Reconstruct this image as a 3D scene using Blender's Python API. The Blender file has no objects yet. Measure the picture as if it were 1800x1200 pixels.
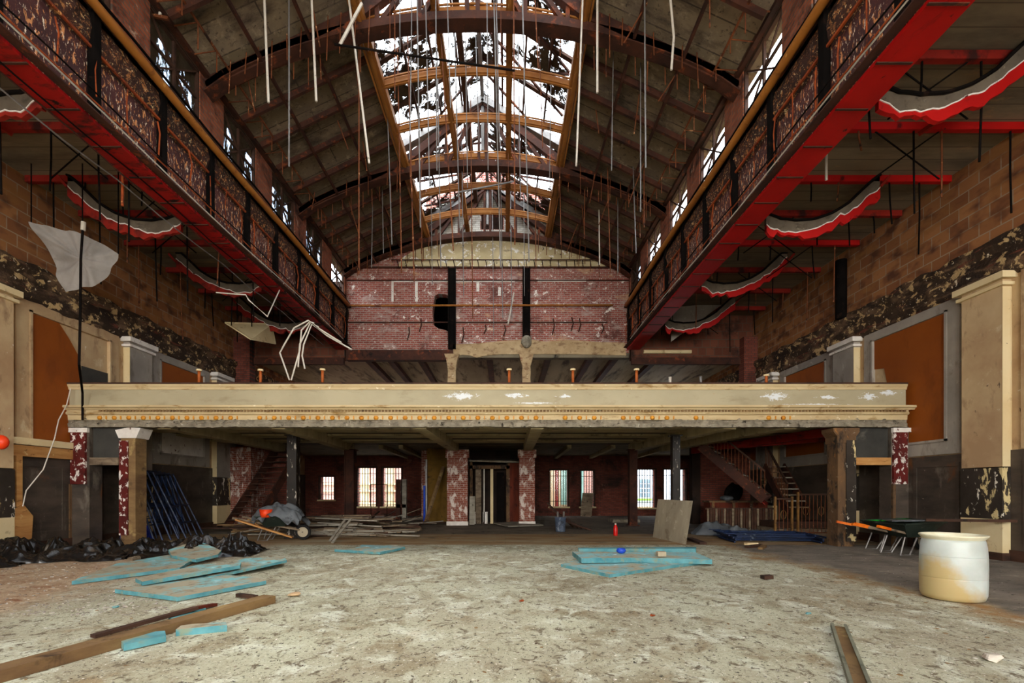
import bpy, bmesh, math, random
from mathutils import Vector, Matrix, noise
R = random.Random(7)
SC = bpy.context.scene
COL = SC.collection
PI = math.pi
ORD = ('first','second','third','fourth','fifth','sixth','seventh','eighth','ninth','tenth','eleventh','twelfth','thirteenth','fourteenth','fifteenth','sixteenth','seventeenth','eighteenth','nineteenth','twentieth','twenty-first','twenty-second','twenty-third','twenty-fourth','twenty-fifth','twenty-sixth')
# ---------------------------------------------------------------- camera, sky, light, exposure
F = 850.0; CX = 888.0; CY = 860.0; H = 1.3
cd = bpy.data.cameras.new('camera'); cam = bpy.data.objects.new('camera', cd); COL.objects.link(cam)
cam.location = (0, 0, H); cam.rotation_euler = (PI/2, 0, 0)
cd.sensor_width = 36; cd.sensor_fit = 'HORIZONTAL'; cd.lens = F*36/1800
cd.shift_x = (900-CX)/1800; cd.shift_y = (CY-600)/1800
cd.clip_end = 300
SC.camera = cam
w = bpy.data.worlds.new('overcast sky'); SC.world = w; w.use_nodes = True
bg = w.node_tree.nodes['Background']; bg.inputs[0].default_value = (0.86, 0.93, 1.0, 1); bg.inputs[1].default_value = 7.0
SC.view_settings.view_transform = 'Standard'; SC.view_settings.look = 'None'
SC.view_settings.gamma = 1; SC.view_settings.use_curve_mapping = False
SC.view_settings.exposure = 0.42
SC.cycles.use_denoising = True
SC.cycles.max_bounces = 6; SC.cycles.diffuse_bounces = 4; SC.cycles.transparent_max_bounces = 12
SC.cycles.caustics_reflective = False; SC.cycles.caustics_refractive = False
SC.cycles.sample_clamp_indirect = 6
def area(name, loc, rot, sx, sy, power, col):
    l = bpy.data.lights.new(name, 'AREA'); l.shape = 'RECTANGLE'; l.size = sx; l.size_y = sy
    l.energy = power; l.color = col
    o = bpy.data.objects.new(name, l); COL.objects.link(o); o.location = loc; o.rotation_euler = rot
    return o
# daylight area lamps added to brighten the hall from unseen openings behind the camera
for i, x in enumerate((-6.6, -0.35, 5.9)):
    area('front_fill', (x, -9.35, 4.6), (math.radians(88), 0, 0), 3.6, 5.2, 620, (1.0, 0.93, 0.82))
sun = bpy.data.lights.new('sun', 'SUN'); sun.energy = 2.5; sun.angle = 0.3; sun.color = (1, .95, .86)
so = bpy.data.objects.new('sun', sun); COL.objects.link(so); so.rotation_euler = (math.radians(-14), math.radians(6), 0)

# ---------------------------------------------------------------- helpers
def P(px, py, Y): return Vector(((px-CX)*Y/F, Y, H+(CY-py)*Y/F))
def FL(px, py):
    Y = F*H/(py-CY); return Vector(((px-CX)*Y/F, Y, 0))
def V(*a): return Vector(a)
class MB:
    def __init__(s): s.v = []; s.f = []
    def quad(s, *p):
        n = len(s.v); s.v += [Vector(q) for q in p]; s.f.append(tuple(range(n, n+len(p)))); return s
    def hexa(s, p):
        n = len(s.v); s.v += [Vector(q) for q in p]
        for a in ((3,2,1,0),(4,5,6,7),(0,1,5,4),(1,2,6,5),(2,3,7,6),(3,0,4,7)): s.f.append(tuple(n+i for i in a))
        return s
    def box(s, x0, x1, y0, y1, z0, z1):
        return s.hexa([(x0,y0,z0),(x1,y0,z0),(x1,y1,z0),(x0,y1,z0),(x0,y0,z1),(x1,y0,z1),(x1,y1,z1),(x0,y1,z1)])
    def bar(s, a, b, wd, ht, up=(0,0,1)):
        a = Vector(a); b = Vector(b); d = (b-a)
        if d.length < 1e-6: return s
        d.normalize(); u = Vector(up)
        if abs(d.dot(u)) > .98: u = Vector((0,1,0))
        r = d.cross(u).normalized(); u = r.cross(d)
        r = r*wd/2; u = u*ht/2
        return s.hexa([a-r-u, a+r-u, b+r-u, b-r-u, a-r+u, a+r+u, b+r+u, b-r+u])
    def tube(s, pts, r, n=6, r2=None, cap=True):
        pts = [Vector(p) for p in pts]; m = len(pts); base = len(s.v); ref = None
        for i, p in enumerate(pts):
            d = (pts[min(i+1,m-1)]-pts[max(i-1,0)]).normalized()
            if ref is None: ref = Vector((1,0,0)) if abs(d.x) < .8 else Vector((0,1,0))
            a = d.cross(ref).normalized(); b = d.cross(a).normalized(); ref = b.cross(d) if False else ref
            rr = r if r2 is None else r+(r2-r)*i/(m-1)
            for k in range(n):
                t = 2*PI*k/n; s.v.append(p+a*math.cos(t)*rr+b*math.sin(t)*rr)
        for i in range(m-1):
            for k in range(n):
                q = base+i*n; s.f.append((q+k, q+(k+1)%n, q+n+(k+1)%n, q+n+k))
        if cap:
            s.f.append(tuple(base+k for k in range(n))[::-1]); s.f.append(tuple(base+(m-1)*n+k for k in range(n)))
        return s
    def lathe(s, prof, c=(0,0,0), n=32):
        base = len(s.v); c = Vector(c)
        for (r, z) in prof:
            for k in range(n):
                t = 2*PI*k/n; s.v.append(c+Vector((r*math.cos(t), r*math.sin(t), z)))
        for i in range(len(prof)-1):
            for k in range(n):
                q = base+i*n; s.f.append((q+k, q+(k+1)%n, q+n+(k+1)%n, q+n+k))
        return s
    def ell(s, c, rx, ry, rz, n=8, m=5):
        c = Vector(c); base = len(s.v)
        for i in range(m+1):
            ph = -PI/2+PI*i/m
            for k in range(n):
                t = 2*PI*k/n
                s.v.append(c+Vector((rx*math.cos(ph)*math.cos(t), ry*math.cos(ph)*math.sin(t), rz*math.sin(ph))))
        for i in range(m):
            for k in range(n):
                q = base+i*n; s.f.append((q+k, q+(k+1)%n, q+n+(k+1)%n, q+n+k))
        return s
    def prism(s, poly, vec):
        n = len(poly); b = len(s.v); vec = Vector(vec)
        s.v += [Vector(p) for p in poly]+[Vector(p)+vec for p in poly]
        s.f.append(tuple(b+i for i in range(n))[::-1]); s.f.append(tuple(b+n+i for i in range(n)))
        for i in range(n): s.f.append((b+i, b+(i+1)%n, b+n+(i+1)%n, b+n+i))
        return s
    def holed(s, outer, holes, vec):
        bm = bmesh.new(); es = []
        for lp in [outer]+holes:
            vs = [bm.verts.new(p) for p in lp]
            es += [bm.edges.new((vs[i], vs[(i+1)%len(vs)])) for i in range(len(vs))]
        bmesh.ops.triangle_fill(bm, use_beauty=True, use_dissolve=False, edges=es)
        bm.verts.ensure_lookup_table(); bm.verts.index_update()
        b = len(s.v); n = len(bm.verts); vec = Vector(vec)
        s.v += [v.co.copy() for v in bm.verts]+[v.co+vec for v in bm.verts]
        for f in bm.faces:
            t = [v.index for v in f.verts]; s.f.append(tuple(b+i for i in t)); s.f.append(tuple(b+n+i for i in t[::-1]))
        k = 0
        for lp in [outer]+holes:
            m = len(lp)
            for i in range(m): s.f.append((b+k+i, b+k+(i+1)%m, b+n+k+(i+1)%m, b+n+k+i))
            k += m
        bm.free(); return s
    def build(s, name, mat, parent=None, smooth=False, origin=None):
        o_w = Vector((0,0,0))
        if parent is not None: o_w = Vector(parent['w'])
        elif origin == 'base':
            xs = [v.x for v in s.v]; ys = [v.y for v in s.v]; zs = [v.z for v in s.v]
            o_w = Vector(((min(xs)+max(xs))/2, (min(ys)+max(ys))/2, min(zs)))
        elif origin: o_w = Vector(origin)
        me = bpy.data.meshes.new(name); me.from_pydata([v-o_w for v in s.v], [], s.f)
        bm = bmesh.new(); bm.from_mesh(me); bmesh.ops.recalc_face_normals(bm, faces=bm.faces); bm.to_mesh(me); bm.free()
        if smooth:
            for p in me.polygons: p.use_smooth = True
        me.materials.append(mat)
        o = bpy.data.objects.new(name, me); COL.objects.link(o); o['w'] = list(o_w)
        if parent is not None: o.parent = parent
        else: o.location = o_w
        return o
def tag(o, label=None, cat=None, group=None, kind=None):
    if label: o['label'] = label
    if cat: o['category'] = cat
    if group: o['group'] = group
    if kind: o['kind'] = kind
    return o
def thing(name, loc, label, cat, group=None):
    o = bpy.data.objects.new(name, None); COL.objects.link(o); o.location = loc; o['w'] = list(loc)
    o.empty_display_size = .2
    return tag(o, label, cat, group)
def one(name, mb, mat, label, cat, group=None, smooth=False):
    return tag(mb.build(name, mat, None, smooth, 'base'), label, cat, group)
def struct(name, mb, mat, label=None, smooth=False):
    return tag(mb.build(name, mat, None, smooth), label, None, None, 'structure')
def copy_tree(o, loc=None, rotz=None, label=None, par=None):
    c = o.copy(); COL.objects.link(c)
    if par is not None: c.parent = par; c.matrix_parent_inverse = o.matrix_parent_inverse.copy()
    if loc is not None: c.location = loc; c['w'] = list(loc)
    if rotz is not None: c.rotation_euler.z = rotz
    if label: c['label'] = label
    for ch in list(o.children): copy_tree(ch, par=c)
    return c

# ---------------------------------------------------------------- materials
def C(h):
    h = h.lstrip('#'); r = [int(h[i:i+2], 16)/255 for i in (0,2,4)]
    return tuple([c/12.92 if c <= .04045 else ((c+.055)/1.055)**2.4 for c in r]+[1])
class NT:
    def __init__(s, name):
        s.m = bpy.data.materials.new(name); s.m.use_nodes = True; s.t = s.m.node_tree; s.n = s.t.nodes
        s.b = s.n['Principled BSDF']; s.co = s.n.new('ShaderNodeTexCoord').outputs['Object']
    def L(s, a, b): s.t.links.new(a, b)
    def map(s, sc, src=None, loc=(0,0,0)):
        m = s.n.new('ShaderNodeMapping'); m.inputs['Scale'].default_value = sc if isinstance(sc, tuple) else (sc,)*3
        m.inputs['Location'].default_value = loc
        s.L(src or s.co, m.inputs[0]); return m.outputs[0]
    def noise(s, sc, detail=5, rough=.6, loc=(0,0,0), dist=0, src=None):
        n = s.n.new('ShaderNodeTexNoise'); n.inputs['Scale'].default_value = 1; n.inputs['Detail'].default_value = detail
        n.inputs['Roughness'].default_value = rough; n.inputs['Distortion'].default_value = dist
        s.L(s.map(sc, src, loc), n.inputs['Vector']); return n.outputs['Fac']
    def ramp(s, fac, a, b, c0=(0,0,0,1), c1=(1,1,1,1)):
        r = s.n.new('ShaderNodeValToRGB'); e = r.color_ramp.elements
        e[0].position = a; e[0].color = c0; e[1].position = b; e[1].color = c1
        s.L(fac, r.inputs[0]); return r.outputs[0]
    def mix(s, fac, a, b, mode='MIX'):
        m = s.n.new('ShaderNodeMix'); m.data_type = 'RGBA'; m.blend_type = mode
        for sock, v in ((m.inputs[0], fac), (m.inputs[6], a), (m.inputs[7], b)):
            if hasattr(v, 'links') or isinstance(v, bpy.types.NodeSocket): s.L(v, sock)
            elif isinstance(v, (int, float)): sock.default_value = v
            else: sock.default_value = v
        return m.outputs[2]
    def swz(s, order):
        a = s.n.new('ShaderNodeSeparateXYZ'); b = s.n.new('ShaderNodeCombineXYZ'); s.L(s.co, a.inputs[0])
        for i, ch in enumerate(order): s.L(a.outputs['XYZ'.index(ch)], b.inputs[i])
        return b.outputs[0]
    def brick(s, order, c1, c2, mort, bw, rh, ms, bias=0):
        b = s.n.new('ShaderNodeTexBrick'); s.L(s.swz(order), b.inputs['Vector'])
        b.inputs['Color1'].default_value = c1; b.inputs['Color2'].default_value = c2; b.inputs['Mortar'].default_value = mort
        b.inputs['Scale'].default_value = 1; b.inputs['Brick Width'].default_value = bw; b.inputs['Row Height'].default_value = rh
        b.inputs['Mortar Size'].default_value = ms; b.inputs['Bias'].default_value = bias
        return b.outputs['Color'], b.outputs['Fac']
    def bump(s, h, strength=.4, dist=.02):
        b = s.n.new('ShaderNodeBump'); b.inputs['Strength'].default_value = strength; b.inputs['Distance'].default_value = dist
        s.L(h, b.inputs['Height']); s.L(b.outputs[0], s.b.inputs['Normal'])
    def done(s, col, rough=.8, metal=0, spec=.3):
        if isinstance(col, bpy.types.NodeSocket): s.L(col, s.b.inputs['Base Color'])
        else: s.b.inputs['Base Color'].default_value = col
        s.b.inputs['Roughness'].default_value = rough; s.b.inputs['Metallic'].default_value = metal
        s.b.inputs['Specular IOR Level'].default_value = spec
        return s.m
def MT(name, c1, c2, sc=3, spots=(), rough=.85, metal=0, bump=.3, contrast=(.35,.65), fine=None, spec=.3, bd=.02):
    t = NT(name); n = t.noise(sc); col = t.mix(t.ramp(n, *contrast), C(c1), C(c2))
    if fine:
        nf = t.noise(fine[0], 6, .7, (3,7,1)); col = t.mix(t.ramp(nf, .42, .6), col, C(fine[1]))
    for i, (hexc, ssc, a, b) in enumerate(spots):
        ns = t.noise(ssc, 6, .65, (i*13.1+2, i*5.7, i*9.3), .3); col = t.mix(t.ramp(ns, a, b), col, C(hexc))
    if bump: t.bump(t.noise(tuple(4*x for x in sc) if isinstance(sc, tuple) else sc*4, 6, .7), bump, bd)
    return t.done(col, rough, metal, spec)
M = {}
# floor concrete: pale greenish cream with dust, dark crumbs, ochre stains
t = NT('dusty_concrete')
c = t.mix(t.ramp(t.noise(.55, 6, .62), .36, .64), C('#8f8570'), C('#c3bfa6'))
c = t.mix(t.ramp(t.noise(1.7, 7, .7, (5,2,0), .4), .5, .68), c, C('#7d6d52'))
c = t.mix(t.ramp(t.noise((2.2,3.6,1), 7, .72, (1,9,0), .5), .54, .68), c, C('#d6d6c4'))
c = t.mix(t.ramp(t.noise(.8, 5, .6, (22,4,0)), .58, .72), c, C('#a58359'))
c = t.mix(t.ramp(t.noise(5, 8, .75, (9,9,0), .8), .58, .66), c, C('#5c5344'))
c = t.mix(t.ramp(t.noise(13, 6, .7, (4,19,0), .5), .64, .70), c, C('#2a2620'))
c = t.mix(t.ramp(t.noise(17, 5, .7, (14,1,0), .5), .66, .72), c, C('#e4e0d2'))
t.bump(t.noise(9, 8, .75), .5, .03); M['floor'] = t.done(c, .9)
t = NT('dark_side_floor')
c = t.mix(t.ramp(t.noise(.9, 6, .62), .36, .64), C('#4d4842'), C('#7c7468'))
c = t.mix(t.ramp(t.noise((2,5,1), 7, .7, (5,2,0), .4), .55, .7), c, C('#99907f'))
c = t.mix(t.ramp(t.noise(9, 6, .7, (4,19,0), .5), .6, .68), c, C('#2a2620'))
t.bump(t.noise(9, 8, .75), .5, .03); M['floor_side'] = t.done(c, .85)
t = NT('orange_debris_floor')
c = t.mix(t.ramp(t.noise(1.3, 6, .62), .36, .64), C('#9b6b48'), C('#b89d7b'))
c = t.mix(t.ramp(t.noise(7, 7, .7, (5,2,0), .4), .54, .64), c, C('#d8c3a4'))
c = t.mix(t.ramp(t.noise(11, 6, .7, (4,19,0), .5), .58, .66), c, C('#5a3a28'))
t.bump(t.noise(12, 8, .75), .7, .04); M['floor_rubble'] = t.done(c, .9)
t = NT('old_wood_floor')
c, f = t.brick('XYZ', C('#8a6a48'), C('#a88558'), C('#3b2d20'), 3.0, .09, .006)
c = t.mix(t.ramp(t.noise((.5,2,1), 6, .7), .45, .66), c, C('#a89d80'))
c = t.mix(t.ramp(t.noise(1.2, 6, .7, (8,3,0)), .56, .76), c, C('#3a3129'))
c = t.mix(t.ramp(t.noise((.2,6,1), 4, .6, (2,3,0)), .6, .72), c, C('#a8763c'))
M['floor_wood'] = t.done(c, .8)
def brickmat(name, order, c1, c2, mort, spots, bw=.22, rh=.074, ms=.009):
    t = NT(name); c, f = t.brick(order, C(c1), C(c2), C(mort), bw, rh, ms)
    for i, (h, sc, a, b) in enumerate(spots):
        c = t.mix(t.ramp(t.noise(sc, 7, .68, (i*7.3, i*3.1, i*11), .4), a, b), c, C(h))
    t.bump(f, -.4, .01); return t.done(c, .9)
M['brick_upper'] = brickmat('upper_back_brick', 'XZY', '#87433a', '#a25b4e', '#a3968b',
   [('#5a342d', .9, .54, .68), ('#b09990', (1.1,1,2.6), .54, .66), ('#efe6dd', (3.4,1,4.2), .60, .64), ('#d8c8bd', (9,1,12), .60, .66), ('#c9a27f', (.7,1,2), .60,.72), ('#5b4136', (5,1,6), .62,.70)])
M['brick_dark'] = brickmat('soot_brick', 'XZY', '#6b3326', '#824435', '#4d3a32', [('#2e211c', .8, .5, .66), ('#8a5f4d', 2, .62, .72)])
M['brick_pillar'] = brickmat('pillar_brick', 'XZY', '#7d3f30', '#92503d', '#a58d80', [('#3a211b', 1.2, .55, .68), ('#d9cbc0', (5,5,2.8), .52, .60)])
M['brick_gable'] = brickmat('gable_brick', 'XZY', '#5e3026', '#78432f', '#52413a', [('#2c1c18', 1.2, .48, .64), ('#a2674c', 2, .62, .7)])
M['brick_cler'] = brickmat('clerestory_brick', 'YZX', '#8a4a32', '#a25f42', '#6e5c50', [('#2c1c18', 1.6, .5, .66), ('#c7a88f', 3, .62, .7)])
t = NT('terracotta_block')
c, f = t.brick('YZX', C('#855534'), C('#ab7448'), C('#a08a72'), .42, .26, .012)
c = t.mix(t.ramp(t.noise((5,2.4,3.8), 2, .5), .48, .7), c, C('#5e3a28'))
c = t.mix(t.ramp(t.noise((2,.8,2), 5, .6, (4,4,4)), .52, .68), c, C('#99683a'))
c = t.mix(t.ramp(t.noise((3,1,3), 6, .7, (9,2,4)), .64, .76), c, C('#3b261c'))
t.bump(f, -.5, .02); M['block'] = t.done(c, .9)
t = NT('terracotta_block_back')
c, f = t.brick('XZY', C('#5d3424'), C('#744430'), C('#57463a'), .3, .3, .012)
c = t.mix(t.ramp(t.noise(1.4, 6, .7, (9,2,4)), .5, .68), c, C('#2b1c16')); M['block_back'] = t.done(c, .9)
M['plaster'] = MT('cream_plaster', '#b08f6b', '#cdb38a', .8, [('#8d6f52', (2.4,2.4,1.2), .55, .68), ('#d9c9a4', 1.6, .6, .72), ('#5a4738', (9,9,4), .66, .7), ('#e0d6be', 5, .68, .72)], bump=.25)
M['plaster_grey'] = MT('grey_plaster', '#8d867e', '#a89f93', .9, [('#6e645a', (2.4,2.4,1.2), .55, .7), ('#c2bbb0', 2.2, .6, .72)], bump=.25)
M['plaster_light'] = MT('pale_trim_plaster', '#d8c090', '#e3d0a4', 1.2, [('#a58863', 3, .6, .72), ('#5a4738', 11, .68, .71)], bump=.2)
M['plaster_torn'] = MT('torn_cornice', '#2a1d16', '#41301f', 1.5, [('#6e5640', (1.5,1.5,4), .5, .6), ('#c6a878', (4.5,4.5,6), .56, .60), ('#e7d9be', (9,9,9), .64, .67), ('#6b3a2a', (1,1,6), .6, .66)], bump=.9, bd=.06)
M['orange_panel'] = MT('ochre_panel', '#8a450c', '#9b5212', .6, [('#74380c', (1.2,1.2,.6), .55, .75)], rough=.6, bump=.05)
M['grey_panel'] = MT('soot_panel', '#34332f', '#45433e', 1.4, [('#5c5850', 2, .6, .75)], bump=.1)
M['wainscot'] = MT('dark_wainscot', '#38312b', '#574c42', (1,1,2.5), [('#70675b', (3,3,1.4), .58, .70), ('#6e4526', (2,2,1), .62, .72), ('#8f8679', (8,8,8), .68, .72)], rough=.5, bump=.25)
M['wainscot_peel'] = MT('peeling_black_paint', '#262019', '#3a322b', 1.5, [('#d9c48f', (4,4,1.6), .58, .60), ('#e8e2d2', (6,6,3), .62, .64)], rough=.6, bump=.3)
M['peel_red'] = MT('peeling_oxblood_paint', '#4a120e', '#651a14', 2, [('#dfd6cd', (9,9,6), .55, .57), ('#2a0f0c', 6, .62, .68)], rough=.6, bump=.5)
M['peel_white'] = MT('broken_white_plaster', '#d9d2c8', '#efe9e0', 3, [('#5a2a1f', 7, .62, .66)], bump=.5)
M['raw_wood'] = MT('rough_yellow_lumber', '#a8733f', '#c79659', (1,1,6), [('#5c3a20', (3,3,8), .6, .7), ('#dcc08a', 5, .64, .72)], bump=.4)
M['old_wood'] = MT('weathered_board', '#5b4c3c', '#8b7a64', (2,2,8), [('#2e241c', 4, .58, .7), ('#b5a68e', 6, .62, .7)], bump=.4)
M['grey_wood'] = MT('greyed_board', '#7a7468', '#a39c8d', (2,2,8), [('#3f3830', 4, .6, .7)], bump=.4)
M['brown_wood'] = MT('brown_plank', '#6b5136', '#8c7049', (1.5,1.5,5), [('#3a2a1c', 3, .56, .7), ('#b39a63', (2,2,2), .6, .72)], bump=.35)
M['dark_wood'] = MT('dark_timber', '#35231a', '#4d3325', (2,2,6), [('#1e1410', 4, .55, .7)], bump=.3)
M['red_wood'] = MT('red_brown_boards', '#4e1d10', '#6d2c16', (8,8,1), [('#23100b', 4, .55, .7)], bump=.3)
M['orange_wood'] = MT('charred_orange_wood', '#5a4430', '#75583a', (3,3,1.2), [('#2f2720', (5,5,2.4), .5, .62), ('#b57a3a', 6, .62, .72), ('#8f8372', 7, .62, .7)], bump=.4)
M['foam2'] = MT('aqua_foam_top', '#78adb2', '#8cbdc0', 3, [('#a9a58e', (2.6,2.6,2.6), .46, .58), ('#8a7c64', 8, .58, .66), ('#cfe8ea', (5,5,1), .64, .7)], rough=.8, bump=.1)
M['gallery_soffit'] = MT('grimy_gallery_soffit', '#a3967d', '#bcae92', (1,.4,1), [('#4f463a', (3,.5,1), .52, .66)], bump=.2)
M['slab_shade'] = MT('shaded_slab_between_joists', '#2b261f', '#3f392e', (1,3,1), [('#16130f', 2, .55, .7)], bump=.2)  # darkened to paint the shade between the paler joists
M['red_soot'] = MT('sooty_red_primer', '#8a0706', '#a50b07', .8, [('#2a0a07', (1.5,3,1), .50, .62), ('#120807', (3,7,3), .58, .64)], rough=.55, bump=.1)
M['brass_brown'] = MT('tarnished_brown_iron', '#5d3f1f', '#86602f', 5, [('#2c1c10', 7, .54, .66)], rough=.6, bump=.1)
M['plywood'] = MT('dusty_plywood', '#9a8f7a', '#b4a88f', (2,2,.9), [('#7d705b', 3, .58, .72), ('#c9bfa8', 4, .6, .7)], bump=.1)
# oxidised girder plate
t = NT('girder_plate')
c = t.mix(t.ramp(t.noise(1.1, 6, .6), .35, .65), C('#3a201f'), C('#5a3230'))
c = t.mix(t.ramp(t.noise((2,.9,.5), 6, .7, (4,4,4)), .55, .68), c, C('#7a3a1d'))
c = t.mix(t.ramp(t.noise((15,17,7), 5, .66, (1,5,3), .5), .565, .60), c, C('#d8935c'))
c = t.mix(t.ramp(t.noise((22,25,9), 5, .66, (11,5,3), .6), .60, .625), c, C('#f3e3c8'))
t.bump(t.noise(8, 6, .7), .5, .02); M['plate'] = t.done(c, .7)
t = NT('gold_peel_band')
c = t.mix(t.ramp(t.noise(1.4, 6, .6), .35, .65), C('#231510'), C('#43251a'))
c = t.mix(t.ramp(t.noise((11,12,13), 6, .74, (1,5,3), .6), .54, .60), c, C('#a8703f'))
c = t.mix(t.ramp(t.noise((20,20,20), 6, .7, (8,5,3), .6), .6, .64), c, C('#e6c894'))
t.bump(t.noise(10, 6, .7), .8, .04); M['goldpeel'] = t.done(c, .8)
M['red_paint'] = MT('red_primer', '#9c0606', '#b80c08', .8, [('#560605', (3,1,3), .60, .70), ('#3a0c08', 8, .66, .7)], rough=.55, bump=.1)
M['red_dark'] = MT('rusty_red_steel', '#7d150c', '#95200f', 1, [('#33100a', 2.4, .5, .66)], rough=.7, bump=.3)
M['rust'] = MT('orange_rust', '#7a3312', '#a34a1a', (3,3,2), [('#3c1a10', 4, .52, .66), ('#dc9a5a', 7, .64, .7)], rough=.85, bump=.4)
M['rust_dark'] = MT('dark_rusty_steel', '#2f1a13', '#4d2a1b', 2, [('#7a3c1e', 4, .58, .68), ('#140d0b', 3, .58, .7)], rough=.8, bump=.4)
M['rust_pipe'] = MT('ochre_rusty_pipe', '#93591f', '#b0702b', (4,1.2,4), [('#5a2f12', 3, .56, .7), ('#d39a4e', 5, .62, .7)], rough=.6, bump=.2)
M['black_steel'] = MT('black_painted_steel', '#17140f', '#241e1a', 3, [('#b7aea0', (10,10,3.2), .60, .63)], rough=.4, bump=.2)
M['black'] = MT('black_iron', '#0d0b0a', '#171311', 3, [('#2e2019', 5, .58, .7)], rough=.92, bump=.2, spec=.05)
M['galv'] = MT('galvanised_rod', '#6f6b68', '#8e8a86', 4, [('#3d332c', (6,6,2.5), .58, .68)], rough=.45, metal=.4, bump=0)
M['galv_white'] = MT('white_conduit', '#bdb4a5', '#d9d1c4', 4, [('#8a7c6a', 6, .62, .7)], rough=.55, bump=0)
M['rodrust'] = MT('rusty_hanger', '#5d3019', '#7d4522', 4, [('#c9956a', 9, .6, .66), ('#28170f', 5, .58, .68)], rough=.8, bump=0)
M['frame'] = MT('ochre_laylight_frame', '#8f5a26', '#a86e33', (2,.8,2), [('#5a3517', 2, .56, .7), ('#d1a266', (3,1,3), .64, .72)], rough=.55, bump=.15)
t = NT('roof_slab')
c, f = t.brick('XYZ', C('#75664f'), C('#887660'), C('#4a3f33'), 9, .62, .014)
c = t.mix(t.ramp(t.noise(1.1, 6, .65), .46, .7), c, C('#6a5d50'))
c = t.mix(t.ramp(t.noise(3.3, 8, .75, (5,1,2)), .55, .66), c, C('#9c8b72'))
c = t.mix(t.ramp(t.noise(9, 8, .75, (3,7,2)), .56, .66), c, C('#352d26'))
c = t.mix(t.ramp(t.noise((.5,1.6,1), 6, .7, (13,7,2)), .52, .70), c, C('#3d342c'))
t.bump(f, -.3, .02); M['roof'] = t.done(c, .95)
t = NT('board_marked_concrete')
c, f = t.brick('XYZ', C('#7d705a'), C('#8c7e66'), C('#584c3d'), 12, .34, .01)
c = t.mix(t.ramp(t.noise((.4,1.4,1), 6, .65), .45, .68), c, C('#5b5143'))
c = t.mix(t.ramp(t.noise((.8,2,1), 7, .7, (5,1,2)), .6, .7), c, C('#a08560'))
M['aisle_ceiling'] = t.done(c, .9)
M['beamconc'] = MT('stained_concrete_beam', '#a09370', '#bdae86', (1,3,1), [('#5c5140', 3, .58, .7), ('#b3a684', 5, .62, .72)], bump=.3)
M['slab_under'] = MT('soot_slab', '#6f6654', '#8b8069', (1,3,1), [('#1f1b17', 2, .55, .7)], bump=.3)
M['balcony'] = MT('khaki_painted_plaster', '#aca689', '#bab395', (.7,1,1), [('#8f8162', (1.2,1,3), .58, .74), ('#a9713c', (2.6,1,5), .68, .72), ('#dcd8cf', (1.7,1,5), .655, .675), ('#5a4c38', 9, .70, .73)], rough=.6, bump=.12)
M['cornice'] = MT('cream_cornice', '#bda67c', '#ceba8f', (1,1,4), [('#8c6a36', (2,1,6), .56, .7), ('#e5dabb', 6, .64, .7)], rough=.6, bump=.15)
M['gold'] = MT('orange_gilt', '#bb7618', '#d6952e', 6, [('#6d3a0c', 12, .58, .68)], rough=.5, bump=.2)
M['rubble'] = MT('broken_plaster_edge', '#7a7262', '#aba18c', 5, [('#332d24', 8, .58, .66), ('#cfc6b2', 9, .64, .7)], bump=1, bd=.04)
M['concpost'] = MT('buff_plaster_render', '#a98d66', '#c4aa82', (2,2,2), [('#8c6f50', (4,4,7), .52, .64), ('#7d4a33', 4, .64, .72), ('#e1cfac', 6, .64, .72)], bump=.6, bd=.04)
M['arch_plaster'] = MT('arched_plaster', '#b5a47c', '#d6c69c', (.8,1,1.6), [('#7d6c54', (1,1,3), .58, .7), ('#f0ece4', (4,4,5), .58, .61), ('#2e2a25', (6,6,7), .635, .66)], bump=.4)
M['white_brick'] = brickmat('whitewashed_brick', 'XZY', '#b8b2a6', '#cbc6bb', '#8f897d', [('#8a7f72', 2, .58, .7)])
M['foam'] = MT('aqua_foam_board', '#74b4b8', '#8cc8cb', 3, [('#aaa189', (1.9,1.9,1.9), .43, .53), ('#8a7c64', 6, .54, .66), ('#bfe0e2', (3,3,1), .66, .72)], rough=.8, bump=.1)
M['foam_clean'] = MT('aqua_foam_edge', '#44808a', '#659fa7', 4, [('#7f8f7c', 5, .52, .64)], rough=.8, bump=.1)
t = NT('translucent_drum')
c = t.mix(t.ramp(t.noise(2, 5, .6), .35, .7), C('#b3bbb6'), C('#ccd4d0'))
sx = t.n.new('ShaderNodeSeparateXYZ'); t.L(t.co, sx.inputs[0])
g1 = t.n.new('ShaderNodeMath'); g1.operation = 'MULTIPLY_ADD'; t.L(sx.outputs[0], g1.inputs[0]); g1.inputs[1].default_value = -1.5; g1.inputs[2].default_value = .62
g2 = t.n.new('ShaderNodeMath'); g2.operation = 'MULTIPLY_ADD'; t.L(sx.outputs[2], g2.inputs[0]); g2.inputs[1].default_value = -1.15; t.L(g1.outputs[0], g2.inputs[2])
g3 = t.n.new('ShaderNodeMath'); g3.operation = 'MULTIPLY_ADD'; t.L(t.noise(4, 5, .6, (3,3,3)), g3.inputs[0]); g3.inputs[1].default_value = .7; t.L(g2.outputs[0], g3.inputs[2])
c = t.mix(t.ramp(g3.outputs[0], .72, 1.15), c, C('#b9a473')); c = t.mix(t.ramp(g3.outputs[0], 1.02, 1.3), c, C('#806038'))
M['drum'] = t.done(c, .35, spec=.5); M['drum'].node_tree.nodes['Principled BSDF'].inputs['Subsurface Weight'].default_value = .1
M['drum_lip'] = MT('yellowed_lip', '#d8d3b4', '#e6e2c8', 5, rough=.4, bump=0)
M['plastic_black'] = MT('black_plastic_sheet', '#100f0e', '#1a1817', 2, [('#5a4f42', (1.9,1.9,1.9), .60, .74), ('#332e28', 6, .62, .7)], rough=.24, bump=.18, spec=.6)
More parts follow.
